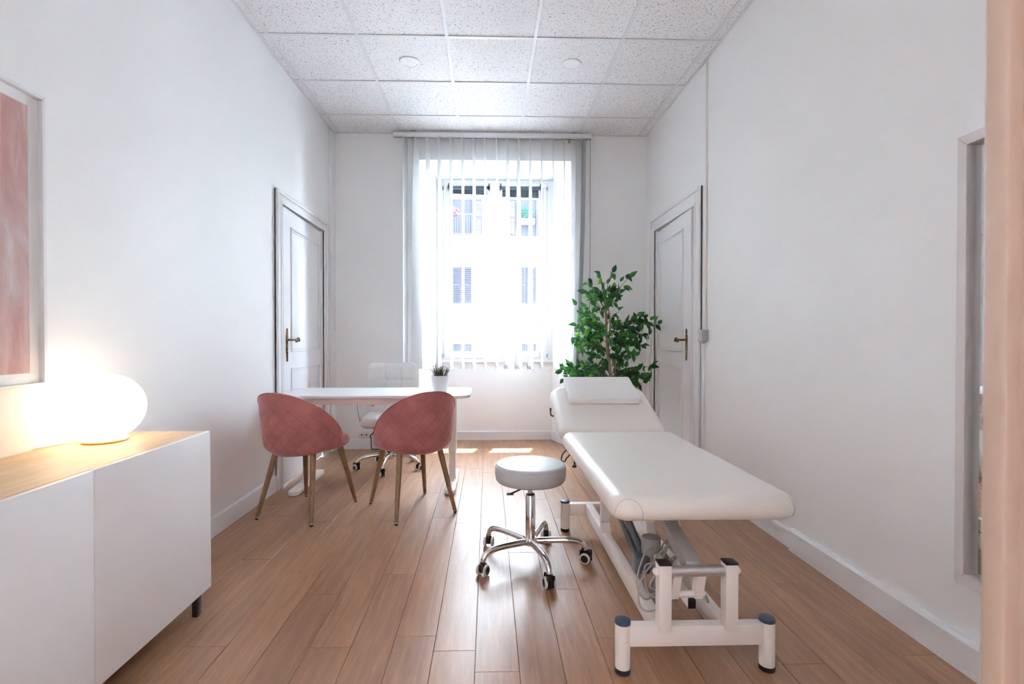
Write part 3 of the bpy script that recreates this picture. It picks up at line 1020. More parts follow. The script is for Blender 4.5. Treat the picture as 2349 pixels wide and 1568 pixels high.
def make_dining_chair(label):
    r = thing('dining_chair', label, 'chair', group='pink velvet dining chairs')
    NP, NT = 44, 16
    bm = B()
    TH = 0.038
    def ringp(t, off): return [shell_pt(-1 + 2 * i / NP, t, off) for i in range(NP + 1)]
    # closed cross-section swept: outer up, over the rolled edge, inner down
    prof = [(k / NT, 0.0) for k in range(NT + 1)]
    prof[0] = (0.0, 0.004)
    prof += [(1.0, TH * 0.08), (1.006, TH * 0.3), (1.008, TH * 0.5), (1.006, TH * 0.7), (1.0, TH * 0.92)]
    prof += [(1 - k / NT, TH) for k in range(1, NT + 1)]
    rings = []
    for i in range(NP + 1):
        ph = -1 + 2 * i / NP
        rings.append([shell_pt(ph, t_, o_) for t_, o_ in prof])
    loft(bm, rings)
    sh = obj('backrest', bm, M_velvet, r, 60)
    # quilted diamond stitching on the outside
    bm = B()
    for s in (-1, 1):
        for k in range(-5, 8):
            pts = []
            for i in range(0, 41):
                ph = -0.9 + 1.8 * i / 40
                z = 0.43 + (k * 0.085) + s * (ph * 0.40)
                p = shell_pt(ph, 0, 0)
                h = 0.358 * math.cos(ph * R(86)) ** 0.72 + 0.035
                t_ = (z - p.z) / h
                if 0.07 < t_ < 0.80:
                    pts.append(shell_pt(ph, t_, 0.0002))
                else:
                    if len(pts) > 2: tube(bm, pts, 0.0007, 4)
                    pts = []
            if len(pts) > 2: tube(bm, pts, 0.0007, 4)
    obj('stitching', bm, M_stitch, sh, 60)
    bm = B()
    tube(bm, [shell_pt(-1 + 2 * i / NP, 1.004, -0.0005) for i in range(NP + 1)], 0.0035, 6)  # added bead along the shell edge, stands in for its rim-light highlight
    obj('piping', bm, M_velvet, sh, 180)
    # seat cushion
    bm = B()
    def seat_ring(sc_, z): 
        out = []
        for k in range(40):
            a = 2 * PI * k / 40
            c_, s_ = math.cos(a), math.sin(a)
            x = 0.225 * math.copysign(abs(c_) ** 0.82, c_); y = 0.03 + (0.235 if s_ > 0 else 0.205) * math.copysign(abs(s_) ** 0.86, s_)
            out.append(Vector((x * sc_, 0.03 + (y - 0.03) * sc_, z)))
        return out
    loft(bm, [seat_ring(*q) for q in ((0.80, 0.412), (0.92, 0.414), (0.985, 0.425), (1.0, 0.442), (0.985, 0.459), (0.93, 0.472), (0.82, 0.479), (0.6, 0.484), (0.3, 0.486), (0.05, 0.486))])
    obj('seat', bm, M_velvet, r, 60)
    bm = B(); box(bm, -0.12, 0.12, -0.10, 0.15, 0.404, 0.414, 0.003); obj('under_frame', bm, M_black, r)
    for sx, sy in ((-1, -1), (1, -1), (-1, 1), (1, 1)):
        top = Vector((sx * 0.135, sy * 0.135 + 0.005, 0.418)); ft = Vector((sx * 0.200, sy * 0.232, 0.0))
        d = (top - ft)
        bm = B(); tube(bm, [ft + d * 0.035, ft + d * 0.35, top], [0.0115, 0.0150, 0.0190], 16); lg = obj('leg', bm, M_leg, r)
        bm = B(); tube(bm, [ft + d * 0.031, ft + d * 0.036], 0.0120, 16); obj('ferrule', bm, M_silver, lg)
        bm = B(); tube(bm, [ft, ft + d * 0.012, ft + d * 0.032], [0.006, 0.0105, 0.0115], 16); obj('foot_cap', bm, M_black, lg)
    return r


def copy_tree(o, parent=None):
    c = o.copy(); C.objects.link(c); c.parent = parent
    for ch in list(o.children): copy_tree(ch, c)
    return c


ch1 = make_dining_chair('dusty pink velvet dining chair nearest the left wall')
ch2 = copy_tree(ch1)
ch1.location = (-1.168, 3.221, 0); ch1.rotation_euler = (0, 0, R(-18))
ch2.location = (-0.503, 3.243, 0); ch2.rotation_euler = (0, 0, R(31.9))
ch2['label'] = 'dusty pink velvet dining chair in front of the potted plant, nearer the stool'


# ------------------------------------------------------------------ casters, stool, office chair
def caster(root, p, head, sc_=1.0):
    """twin-wheel caster standing on the floor at p (x, y), rolling direction head"""
    M = Matrix.Translation((p[0], p[1], 0)) @ Matrix.Rotation(head, 4, 'Z') @ Matrix.Scale(sc_, 4)
    bm = B(); box(bm, -0.020, 0.022, -0.013, 0.013, 0.016, 0.056, 0.007, 3, M); cyl(bm, M @ Vector((0, 0, 0.05)), M @ Vector((0, 0, 0.066)), 0.013 * sc_, None, 14)
    c = obj('caster', bm, M_black, root)
    for s in (-1, 1):
        a, b_ = (0.013, 0.026)
        bm = B(); tube(bm, [M @ Vector((0, s * y, 0.026)) for y in (a, a + 0.003, b_ - 0.003, b_)], [0.022 * sc_, 0.026 * sc_, 0.026 * sc_, 0.022 * sc_], 22)
        w = obj('wheel', bm, M_wheelrim, c)
        bm = B(); cyl(bm, M @ Vector((0, s * 0.020, 0.026)), M @ Vector((0, s * 0.0275, 0.026)), 0.0185 * sc_, None, 20)
        obj('hub_cap', bm, M_black, c)
    return c


# stool
t = thing('rolling_stool', 'round pale grey rolling stool with a chrome five-star base', 'stool', (0.212, 2.462, 0))
bm = B(); lathe(bm, [(0.004, 0.404), (0.150, 0.404), (0.166, 0.408), (0.174, 0.418), (0.178, 0.44), (0.178, 0.475), (0.1765, 0.484), (0.171, 0.491), (0.160, 0.494), (0.08, 0.496), (0.004, 0.496)], seg=56)
st = obj('seat', bm, M_stool, t, 60)
bm = B(); tube(bm, [(0.1765 * math.cos(2 * PI * k / 56), 0.1765 * math.sin(2 * PI * k / 56), 0.484) for k in range(56)], 0.0022, 6, loop=True); obj('piping', bm, M_stool, st, 180)
bm = B(); lathe(bm, [(0.09, 0.396), (0.09, 0.405)], seg=24); obj('seat_plate', bm, M_dark, t)
bm = B(); cyl(bm, (0, 0, 0.335), (0, 0, 0.40), 0.0125, None, 18); obj('piston', bm, M_chrome, t)
bm = B(); lathe(bm, [(0.0245, 0.118), (0.0245, 0.332), (0.022, 0.336)], seg=28); obj('column', bm, M_chrome, t)
bm = B(); lathe(bm, [(0.0215, 0.333), (0.0215, 0.342), (0.014, 0.344)], seg=24); obj('collar', bm, M_black, t)
bm = B(); lathe(bm, [(0.022, 0.080), (0.030, 0.086), (0.034, 0.098), (0.034, 0.112), (0.030, 0.120), (0.026, 0.124)], seg=28); obj('hub', bm, M_chrome, t)
bm = B(); tube(bm, spline([(0.02, -0.02, 0.398), (-0.05, -0.09, 0.392), (-0.105, -0.140, 0.384)], 5), 0.004, 8); box(bm, -0.125, -0.092, -0.150, -0.130, 0.379, 0.386, 0.003); obj('lever', bm, M_dark, t)
for k in range(5):
    a = R(211 + 72 * k)
    c_, s_ = math.cos(a), math.sin(a)
    rad = 0.278
    pts = spline([(0.028 * c_, 0.028 * s_, 0.103), (0.13 * c_, 0.13 * s_, 0.109), (0.20 * c_, 0.20 * s_, 0.110), ((rad - 0.028) * c_, (rad - 0.028) * s_, 0.101), ((rad - 0.006) * c_, (rad - 0.006) * s_, 0.080), (rad * c_, rad * s_, 0.058)], 6)
    bm = B(); tube(bm, pts, [0.0165 - 0.004 * i / len(pts) for i in range(len(pts))], 14); obj('base_arm', bm, M_chrome, t, 180)
    caster(t, (rad * c_, rad * s_), R((60, 100, 150, 85, 80)[k]), 1.0)

# office chair
t = thing('office_chair', 'white tufted swivel office chair behind the desk', 'chair', (-0.850, 4.262, 0), R(4))


def tuft(bm, W, Hh, f, nx=36, ny=36, gx=(1 / 3, 2 / 3), gy=(1 / 3, 2 / 3), depth=0.010):
    """closed cushion from a surface function f(u, v, side) with stitched grooves"""
    def g(u, v):
        d = 1.0
        for q in gx: d *= 1 - math.exp(-((u - q) / 0.018) ** 2)
        for q in gy: d *= 1 - 0.9 * math.exp(-((v - q) / 0.018) ** 2)
        pil = 1.0
        for q in gx:
            for p in gy: pil -= 0.9 * math.exp(-(((u - q) / 0.05) ** 2 + ((v - p) / 0.05) ** 2))
        edge = min(u, 1 - u, v, 1 - v)
        rnd = 1 - max(0, 1 - edge / 0.09) ** 2.2
        return (-depth * (1 - d) - depth * (1 - pil)), rnd
    fr, bk = [], []
    for j in range(ny + 1):
        a, b_ = [], []
        for i in range(nx + 1):
            u, v = i / nx, j / ny
            off, rnd = g(u, v)
            a.append(bm.verts.new(f(u, v, rnd, off)))
            b_.append(bm.verts.new(f(u, v, -rnd * 0.9, 0)))
        fr.append(a); bk.append(b_)
    for j in range(ny):
        for i in range(nx):
            bm.faces.new((fr[j][i], fr[j][i + 1], fr[j + 1][i + 1], fr[j + 1][i]))
            bm.faces.new((bk[j][i], bk[j + 1][i], bk[j + 1][i + 1], bk[j][i + 1]))
    per = [(j, 0) for j in range(ny)] + [(ny, i) for i in range(nx)] + [(j, nx) for j in range(ny, 0, -1)] + [(0, i) for i in range(nx, 0, -1)]
    for k in range(len(per)):
        p, q = per[k], per[(k + 1) % len(per)]
        bm.faces.new((fr[p[0]][p[1]], fr[q[0]][q[1]], bk[q[0]][q[1]], bk[p[0]][p[1]]))


def rc(u, v, w, h, r):
    """map the unit square onto a rounded rectangle w x h (corner radius r)"""
    x, y = (u - 0.5) * w, (v - 0.5) * h
    ax, ay = max(0, abs(x) - (w / 2 - r)), max(0, abs(y) - (h / 2 - r))
    m_ = max(ax, ay)
    l_ = math.hypot(ax, ay)
    if l_ > 1e-9:
        k = m_ / l_
        x = math.copysign(min(abs(x), w / 2 - r) + ax * k, x) if ax > 0 else x
        y = math.copysign(min(abs(y), h / 2 - r) + ay * k, y) if ay > 0 else y
    return x, y


def f_back(u, v, s, off):
    x, y = rc(u, v, 0.43, 0.47, 0.04)
    z = 0.425 + 0.235 + y
    bend = 0.05 * (x / 0.215) ** 2 + 0.02 * (y / 0.23) ** 2
    return Vector((x, 0.20 + 0.16 * (z - 0.45) - bend - 0.028 * s - off, z))


def f_seat(u, v, s, off):
    x, y = rc(u, v, 0.44, 0.44, 0.06)
    z = 0.432 + 0.042 * s + off
    if y < -0.10: z -= 0.035 * ((-0.10 - y) / 0.12) ** 2
    return Vector((x, y - 0.02, z))


bm = B(); tuft(bm, 1, 1, f_back); obj('backrest', bm, M_office, t, 70)
bm = B(); tuft(bm, 1, 1, f_seat); obj('seat', bm, M_office, t, 70)
for u in (1 / 3, 2 / 3):
    for v in (1 / 3, 2 / 3):
        p = f_back(u, v, 1, -0.018)
        bm = B(); lathe(bm, [(0.003, -0.003), (0.007, 0.0), (0.003, 0.003)], seg=10)
        for vv in bm.verts: vv.co = Matrix.Rotation(R(90), 3, 'X') @ vv.co + p
        obj('button', bm, M_office, t)
for s in (-1, 1):
    pts = spline([(s * 0.10, 0.02, 0.392), (s * 0.20, 0.00, 0.390), (s * 0.245, -0.01, 0.41), (s * 0.262, -0.02, 0.50), (s * 0.264, -0.04, 0.60), (s * 0.258, -0.03, 0.636), (s * 0.252, 0.06, 0.645), (s * 0.245, 0.20, 0.640), (s * 0.225, 0.245, 0.600)], 6)
    bm = B(); tube(bm, pts, 0.0125, 12); arm = obj('armrest', bm, M_chrome, t, 180)
    bm = B(); slab(bm, (s * 0.252, 0.08), 0.045, 0.22, 0.645, 0.668, 0.02, 0.006, 0.008, 5); obj('arm_pad', bm, M_office, arm)
bm = B(); box(bm, -0.09, 0.09, -0.10, 0.10, 0.365, 0.395, 0.006); obj('tilt_plate', bm, M_black, t)
bm = B(); tube(bm, spline([(-0.05, -0.02, 0.375), (-0.14, -0.05, 0.368), (-0.20, -0.08, 0.36)], 5), 0.006, 8); obj('height_lever', bm, M_black, t)
bm = B(); cyl(bm, (0, 0, 0.22), (0, 0, 0.37), 0.014, None, 16); obj('piston', bm, M_chrome, t)
bm = B(); lathe(bm, [(0.027, 0.08), (0.027, 0.225), (0.02, 0.23)], seg=24); obj('column', bm, M_black, t)
bm = B(); lathe(bm, [(0.03, 0.075), (0.038, 0.085), (0.038, 0.125), (0.03, 0.135)], seg=24); obj('hub', bm, M_chrome, t)
for k in range(5):
    a = R(264 + 72 * k)
    c_, s_ = math.cos(a), math.sin(a)
    rad = 0.275
    pts = spline([(0.03 * c_, 0.03 * s_, 0.115), (0.12 * c_, 0.12 * s_, 0.118), (0.20 * c_, 0.20 * s_, 0.108), (0.255 * c_, 0.255 * s_, 0.083), (rad * c_, rad * s_, 0.058)], 6)
    bm = B(); tube(bm, pts, [0.019 - 0.006 * i / len(pts) for i in range(len(pts))], 14); obj('base_arm', bm, M_chrome, t, 180)
    caster(t, (rad * c_, rad * s_), R((120, 60, 20, 100, 140)[k]) + a * 0, 1.0)

# ------------------------------------------------------------------ treatment bed
t = thing('treatment_bed', 'cream vinyl treatment bed on a white steel lifting frame', 'bed', (0, 0, 0))
bm = B(); slab(bm, (0.715, 2.1375), 0.625, 1.135, 0.522, 0.608, [0.05, 0.05, 0.06, 0.06], 0.036, 0.046, 8, crown=0.006, eseg=7)
mt = obj('leg_section', bm, M_bed, t, 70)
# seams of the two front corners, lying on the rounded front face
M_seam = mat('vinyl_seam', (0.60, 0.50, 0.43), 0.6)


def front_y(dx, z):
    """front face of the leg section, dx in from its side edge, at height z"""
    if z < 0.558: off = 0.036 - math.sqrt(max(0.036 ** 2 - (0.558 - z) ** 2, 0))
    elif z > 0.562: off = 0.046 - math.sqrt(max(0.046 ** 2 - (z - 0.562) ** 2, 0))
    else: off = 0.0
    r_ = 0.06 - off
    d_ = dx - off
    return 1.57 + off + (r_ - math.sqrt(max(r_ * r_ - (r_ - d_) ** 2, 0)) if d_ < r_ else 0.0)


for s, xe, a0, a1 in ((1, 0.4025, 0.012, 0.098), (-1, 1.0275, 0.022, 0.030)):
    pts = []
    for k in range(25):
        a = PI * k / 24
        dx = (a0 + a1) / 2 - (a1 - a0) / 2 * math.cos(a) if s > 0 else a0 + (a1 - a0) * k / 24
        z = 0.536 + 0.062 * math.sin(a) ** 0.7 if s > 0 else 0.532 + 0.068 * k / 24
        pts.append((xe + s * dx, front_y(dx, z) - 0.0002, z))
    bm = B(); tube(bm, pts, 0.0011, 5); obj('seam', bm, M_seam, mt, 180)
HB = Matrix.Translation((0.705, 2.712, 0.606)) @ Matrix.Rotation(R(21.5), 4, 'X')
bm = B(); slab(bm, (0, 0.285), 0.615, 0.56, -0.086, 0.0, [0.11, 0.11, 0.05, 0.05], 0.036, 0.042, 8, HB, 7, 0.004)
obj('head_section', bm, M_bed, t, 70)
bm = B(); slab(bm, (0, 0), 0.50, 0.05, 0.47, 0.56, 0.01, 0.004, 0.004, 4, Matrix.Translation((0.71, 2.71, 0))); obj('hinge_cover', bm, M_black, t)
# under frame of the couch
bm = B()
for x in (0.50, 0.92): box(bm, x - 0.02, x + 0.02, 1.70, 2.70, 0.485, 0.521, 0.003)
for y in (1.72, 2.2, 2.66): box(bm, 0.50, 0.92, y - 0.015, y + 0.015, 0.486, 0.520, 0.003)
obj('top_frame', bm, M_steelw, t)
bm = B()
for x in (-0.2, 0.2): box(bm, x - 0.015, x + 0.015, 0.03, 0.50, -0.115, -0.087, 0.003, 2, HB)
box(bm, -0.2, 0.2, 0.44, 0.47, -0.114, -0.088, 0.003, 2, HB)
obj('head_frame', bm, M_steelw, t)
# base
for (x, y) in ((0.452, 1.634), (0.945, 1.634), (0.447, 2.842), (0.945, 2.842)):
    bm = B(); lathe(bm, [(0.0255, 0.016), (0.0255, 0.168)], (x, y, 0), 28); lg = obj('leg', bm, M_steelw, t)
    bm = B(); lathe(bm, [(0.0262, 0.166), (0.0265, 0.172), (0.0245, 0.177), (0.010, 0.179)], (x, y, 0), 28); obj('leg_cap', bm, M_navy, lg)
    bm = B(); lathe(bm, [(0.023, 0.0), (0.026, 0.003), (0.0262, 0.018)], (x, y, 0), 28); obj('leg_foot', bm, M_black, lg)
for y in (1.634, 2.842):
    bm = B(); box(bm, 0.47, 0.925, y - 0.020, y + 0.020, 0.094, 0.162, 0.004); obj('cross_bar', bm, M_steelw, t)
for x in (0.585, 0.808):
    bm = B(); box(bm, x - 0.020, x + 0.020, 1.65, 2.825, 0.096, 0.160, 0.004); obj('side_rail', bm, M_steelw, t)
    bm = B(); box(bm, x - 0.021, x + 0.021, 1.598, 1.640, 0.150, 0.372, 0.003); p_ = obj('front_post', bm, M_steelw, t)
    bm = B(); box(bm, x - 0.0215, x + 0.0215, 1.597, 1.641, 0.371, 0.378, 0.002); obj('post_cap', bm, M_black, p_)
    bm = B(); prism(bm, [(2.40, 0.150), (2.46, 0.150), (2.46, 0.44), (2.43, 0.44), (2.43, 0.20)], 'x', x - 0.021, x + 0.021); obj('rear_post', bm, M_steelw, t, None)
    s = -1 if x < 0.7 else 1
    bm = B(); tube(bm, [(x + s * 0.020, 1.619, 0.345), (x + s * 0.026, 1.619, 0.345), (x + s * 0.034, 1.619, 0.345), (x + s * 0.038, 1.619, 0.345)], [0.013, 0.013, 0.009, 0.003], 16); obj('domed_nut', bm, M_steelw, t)
bm = B(); cyl(bm, (0.604, 1.619, 0.345), (0.789, 1.619, 0.345), 0.0175, None, 24); obj('pivot_tube', bm, M_silver, t)
bm = B(); cyl(bm, (0.600, 2.445, 0.40), (0.795, 2.445, 0.40), 0.0175, None, 24); obj('pivot_tube', bm, M_silver, t)
bm = B(); beam(bm, (0.690, 1.632, 0.352), (0.690, 2.16, 0.492), 0.052, 0.045, 0.003); obj('lift_arm', bm, M_arm_shade, t)
bm = B(); beam(bm, (0.69, 2.43, 0.40), (0.69, 2.66, 0.49), 0.045, 0.04, 0.003); obj('lift_arm', bm, M_steelw, t)
for x in (0.632, 0.714):
    bm = B(); prism(bm, [(1.612, 0.335), (1.650, 0.335), (1.668, 0.245), (1.655, 0.232), (1.642, 0.238)], 'x', x - 0.014, x + 0.014); obj('drive_lug', bm, M_steelw, t, None)
bm = B(); tube(bm, [(0.606, 1.655, 0.250), (0.609, 1.655, 0.250), (0.616, 1.655, 0.250), (0.730, 1.655, 0.250), (0.738, 1.655, 0.250), (0.742, 1.655, 0.250)], [0.004, 0.010, 0.011, 0.011, 0.010, 0.004], 14); obj('drive_pin', bm, M_steelw, t)
bm = B(); beam(bm, (0.692, 1.648, 0.222), (0.672, 2.05, 0.245), 0.026, 0.036, 0.002); lt = obj('drive_tube', bm, M_steelw, t)
bm = B(); beam(bm, (0.6922, 1.643, 0.222), (0.6920, 1.6485, 0.222), 0.027, 0.037, 0.002); obj('drive_tube_cap', bm, M_black, lt)
# actuator, motor, control box and cables
bm = B(); cyl(bm, (0.585, 2.30, 0.44), (0.632, 1.99, 0.235), 0.016, None, 18); ac = obj('actuator', bm, M_act, t)
bm = B(); cyl(bm, (0.572, 2.20, 0.36), (0.612, 1.98, 0.215), 0.011, None, 14); obj('actuator_tube', bm, M_act, ac)
bm = B(); box(bm, 0.590, 0.650, 1.945, 2.01, 0.175, 0.245, 0.008, 3); obj('actuator_gear', bm, M_act, ac)
bm = B(); lathe(bm, [(0.036, -0.07), (0.039, -0.06), (0.039, 0.05), (0.036, 0.056), (0.012, 0.058)], (0.665, 1.985, 0.255), 26); obj('motor', bm, M_motor, t)
bm = B(); box(bm, 0.670, 0.740, 1.93, 2.05, 0.165, 0.235, 0.010, 3); obj('control_box', bm, M_motor, t)
bm = B(); lathe(bm, [(0.028, -0.05), (0.03, 0.05), (0.02, 0.055)], (0.662, 1.86, 0.195), 20); obj('motor_cap', bm, M_motor, t)
cabs = [
    [(0.66, 1.90, 0.26), (0.62, 1.82, 0.285), (0.545, 1.74, 0.25), (0.530, 1.70, 0.19), (0.57, 1.70, 0.165), (0.65, 1.72, 0.19), (0.70, 1.78, 0.21)],
    [(0.70, 1.96, 0.235), (0.69, 1.88, 0.30), (0.62, 1.80, 0.25), (0.60, 1.80, 0.20), (0.66, 1.84, 0.17)],
    [(0.73, 2.02, 0.24), (0.75, 1.95, 0.30), (0.70, 1.88, 0.325), (0.655, 1.88, 0.28), (0.66, 1.93, 0.23)],
    [(0.62, 1.95, 0.19), (0.595, 1.86, 0.17), (0.61, 1.76, 0.180), (0.68, 1.74, 0.185), (0.72, 1.82, 0.20)],
    [(0.66, 1.80, 0.205), (0.58, 1.75, 0.20), (0.60, 1.86, 0.25), (0.67, 1.87, 0.255), (0.735, 1.90, 0.27), (0.74, 1.95, 0.22)],
    [(0.655, 1.93, 0.285), (0.60, 1.86, 0.30), (0.55, 1.80, 0.22), (0.575, 1.78, 0.165), (0.64, 1.82, 0.175)],
    [(0.70, 1.99, 0.24), (0.715, 1.93, 0.33), (0.74, 1.90, 0.30), (0.72, 1.88, 0.22), (0.66, 1.82, 0.20)],
    [(0.735, 1.80, 0.25), (0.77, 1.78, 0.23), (0.80, 1.76, 0.165), (0.805, 1.78, 0.10)]]
for i, c in enumerate(cabs):
    bm = B(); tube(bm, spline(c, 8), 0.0034, 8); obj('cable', bm, M_wire, t, 180)
bm = B()
pts = [(0.800 + 0.010 * math.cos(k * 1.05), 2.05 + 0.010 * math.sin(k * 1.05), 0.48 - 0.0011 * k) for k in range(190)]
tube(bm, pts, 0.0030, 6); obj('coiled_cord', bm, M_steelw, t, 180)
# hooks on the window-lit side
bm = B(); tube(bm, spline([(0.44, 3.02, 0.645), (0.405, 3.02, 0.640), (0.388, 3.02, 0.645), (0.384, 3.02, 0.665), (0.384, 3.02, 0.680)], 5), 0.005, 10); hk = obj('side_hook', bm, M_dark, t, 180)
bm = B(); cyl(bm, (0.384, 3.02, 0.674), (0.384, 3.02, 0.690), 0.0065, None, 12); obj('hook_tip', bm, M_black, hk)
bm = B(); tube(bm, spline([(0.43, 2.63, 0.525), (0.402, 2.63, 0.500), (0.392, 2.62, 0.470), (0.404, 2.59, 0.468), (0.412, 2.57, 0.49), (0.44, 2.55, 0.525)], 5), 0.004, 10); obj('side_hook', bm, M_dark, t, 180)
bm = B(); cyl(bm, (0.425, 2.40, 0.535), (0.425, 2.40, 0.495), 0.005, None, 10); lathe(bm, [(0.004, 0.0), (0.011, 0.003), (0.011, 0.010), (0.004, 0.014)], (0.423, 2.40, 0.485), 14); obj('adjust_knob', bm, M_dark, t)

# pillow on the raised head section
PMx = HB @ Matrix.Translation((0.008, 0.435, 0.008)) @ Matrix.Rotation(R(1.0), 4, 'X')
t = thing('flat_pillow', 'flat white vinyl pillow on the raised head of the treatment bed', 'pillow')
bm = B(); slab(bm, (0, 0), 0.435, 0.285, 0.0, 0.042, 0.014, 0.004, 0.008, 5, PMx, 4, 0.003); pb = obj('cushion', bm, M_pillow, t, 60)
bm = B(); tube(bm, [PMx @ Vector((x, -0.1435, 0.018 + 0.001 * k)) for k, x in enumerate((-0.20, -0.1, 0, 0.1, 0.20))], 0.0009, 5); obj('seam', bm, M_pillow, pb, 180)

# ------------------------------------------------------------------ artificial ficus behind the bed
FY = 4.42
t = thing('ficus_tree', 'tall leafy green artificial ficus tree behind the treatment bed', 'plant', (1.12, FY, 0))
T0 = Vector((1.12, FY, 0))
bm = B(); lathe(bm, [(0.002, 0.001), (0.105, 0.0), (0.115, 0.01), (0.145, 0.26), (0.145, 0.28), (0.132, 0.28), (0.130, 0.25), (0.004, 0.245)], seg=36); obj('pot', bm, M_dark, t)
bm = B(); lathe(bm, [(0.129, 0.244), (0.129, 0.256), (0.06, 0.264), (0.003, 0.266)], seg=24); obj('soil', bm, M_soil, t)


def px(u, v, dy=0.0): return at_y(u, v, FY + dy)


trunk_px = [(1406, 1010), (1404, 940), (1402, 885), (1398, 840), (1392, 790), (1391, 735), (1388, 700), (1386, 660)]
TP = spline([Vector((1.12, FY, 0.25))] + [px(u, v, 0.01 * math.sin(i * 2)) for i, (u, v) in enumerate(trunk_px[1:])], 6)
bm = B(); tube(bm, [p - T0 for p in TP], [0.017 - 0.010 * (i / len(TP)) for i in range(len(TP))], 10); obj('trunk', bm, M_bark, t, 180)
TP2 = spline([Vector((1.135, FY + 0.015, 0.25)), px(1414, 900, .02), px(1410, 840, .0), px(1396, 800, .03), px(1400, 740, -.01), px(1394, 700, 0.01)], 6)
bm = B(); tube(bm, [p - T0 for p in TP2], [0.012 - 0.007 * (i / len(TP2)) for i in range(len(TP2))], 8); obj('trunk', bm, M_bark, t, 180)
rng = random.Random(11)
# tip pixel, start pixel, number of leaves, lightness bias
BR = [((1407, 618), (1388, 680), 6, 0.1), ((1376, 626), (1386, 690), 6, 0.35), ((1346, 646), (1384, 705), 8, 0.35), ((1335, 668), (1384, 715), 8, 0.25),
      ((1447, 632), (1392, 710), 12, 0.05), ((1424, 668), (1390, 710), 10, 0.2), ((1408, 660), (1389, 705), 12, 0.1), ((1376, 672), (1388, 710), 12, 0.15),
      ((1362, 672), (1388, 715), 10, 0.1), ((1326, 702), (1385, 745), 12, 0.3), ((1332, 722), (1386, 750), 12, 0.4), ((1350, 735), (1388, 760), 12, 0.3),
      ((1324, 745), (1386, 775), 12, 0.4), ((1314, 776), (1388, 800), 13, 0.35), ((1322, 790), (1390, 805), 13, 0.35), ((1338, 800), (1390, 812), 12, 0.35),
      ((1352, 770), (1390, 785), 12, 0.35), ((1376, 752), (1391, 775), 12, 0.25), ((1366, 790), (1391, 810), 12, 0.25), ((1356, 815), (1394, 830), 10, 0.15),
      ((1416, 742), (1394, 765), 9, 0.05), ((1420, 715), (1392, 745), 6, 0.0), ((1512, 738), (1400, 770), 16, 0.05), ((1482, 728), (1398, 765), 14, 0.0), ((1466, 740), (1398, 770), 14, 0.02),
      ((1490, 765), (1400, 785), 14, 0.08), ((1478, 790), (1402, 800), 14, 0.08), ((1458, 780), (1402, 795), 14, 0.05), ((1440, 770), (1400, 790), 14, 0.08), ((1424, 790), (1398, 805), 12, 0.15),
      ((1462, 815), (1402, 835), 12, 0.05), ((1440, 820), (1402, 840), 12, 0.05), ((1414, 815), (1398, 830), 12, 0.12), ((1404, 775), (1394, 795), 10, 0.2),
      ((1286, 848), (1394, 868), 16, 0.22), ((1300, 862), (1396, 872), 15, 0.2), ((1318, 874), (1398, 878), 13, 0.12), ((1338, 845), (1396, 862), 12, 0.1), ((1352, 868), (1398, 876), 12, 0.1), ((1330, 832), (1394, 850), 6, 0.0),
      ((1500, 838), (1406, 872), 14, 0.08), ((1490, 864), (1406, 878), 14, 0.12), ((1474, 880), (1408, 885), 14, 0.12), ((1456, 850), (1406, 872), 12, 0.08), ((1440, 862), (1406, 876), 12, 0.05), ((1426, 840), (1402, 862), 10, 0.05),
      ((1286, 848), (1330, 862), 7, 0.3), ((1300, 838), (1336, 860), 6, 0.2), ((1294, 868), (1336, 870), 7, 0.25), ((1312, 852), (1345, 868), 7, 0.3), ((1310, 876), (1345, 878), 6, 0.2), ((1320, 760), (1360, 775), 7, 0.5), ((1330, 780), (1370, 795), 7, 0.5), ((1345, 750), (1375, 770), 7, 0.45), ((1360, 700), (1384, 730), 8, 0.35), ((1395, 670), (1388, 700), 8, 0.1), ((1410, 690), (1391, 715), 8, 0.1), ((1490, 742), (1450, 760), 7, 0.05), ((1470, 860), (1430, 872), 8, 0.1), ((1420, 870), (1404, 880), 8, 0.08), ((1378, 850), (1398, 870), 10, 0.12), ((1384, 835), (1396, 855), 9, 0.1), ((1380, 875), (1400, 884), 9, 0.08)]


def leaf_mesh(mi, fold, curl):
    bm = B()
    prof = [(0.0, 0.03), (0.14, 0.60), (0.34, 1.0), (0.56, 0.86), (0.76, 0.50), (0.90, 0.20), (1.0, 0.0)]
    mid, lf, rt = [], [], []
    for u, w in prof:
        z = -curl * u * u
        mid.append(bm.verts.new((u, 0, z)))
        lf.append(bm.verts.new((u, w * 0.27, z + fold * w)) if w > 0 else mid[-1])
        rt.append(bm.verts.new((u, -w * 0.27, z + fold * w)) if w > 0 else mid[-1])
    for i in range(len(prof) - 1):
        for side in (lf, rt):
            vs = [mid[i], mid[i + 1], side[i + 1], side[i]]
            vs = list(dict.fromkeys(vs))
            bm.faces.new(vs)
    me = bpy.data.meshes.new('leaf'); bm.to_mesh(me); bm.free()
    for p in me.polygons: p.use_smooth = True
    me.materials.append(M_leafs[mi])
    return me


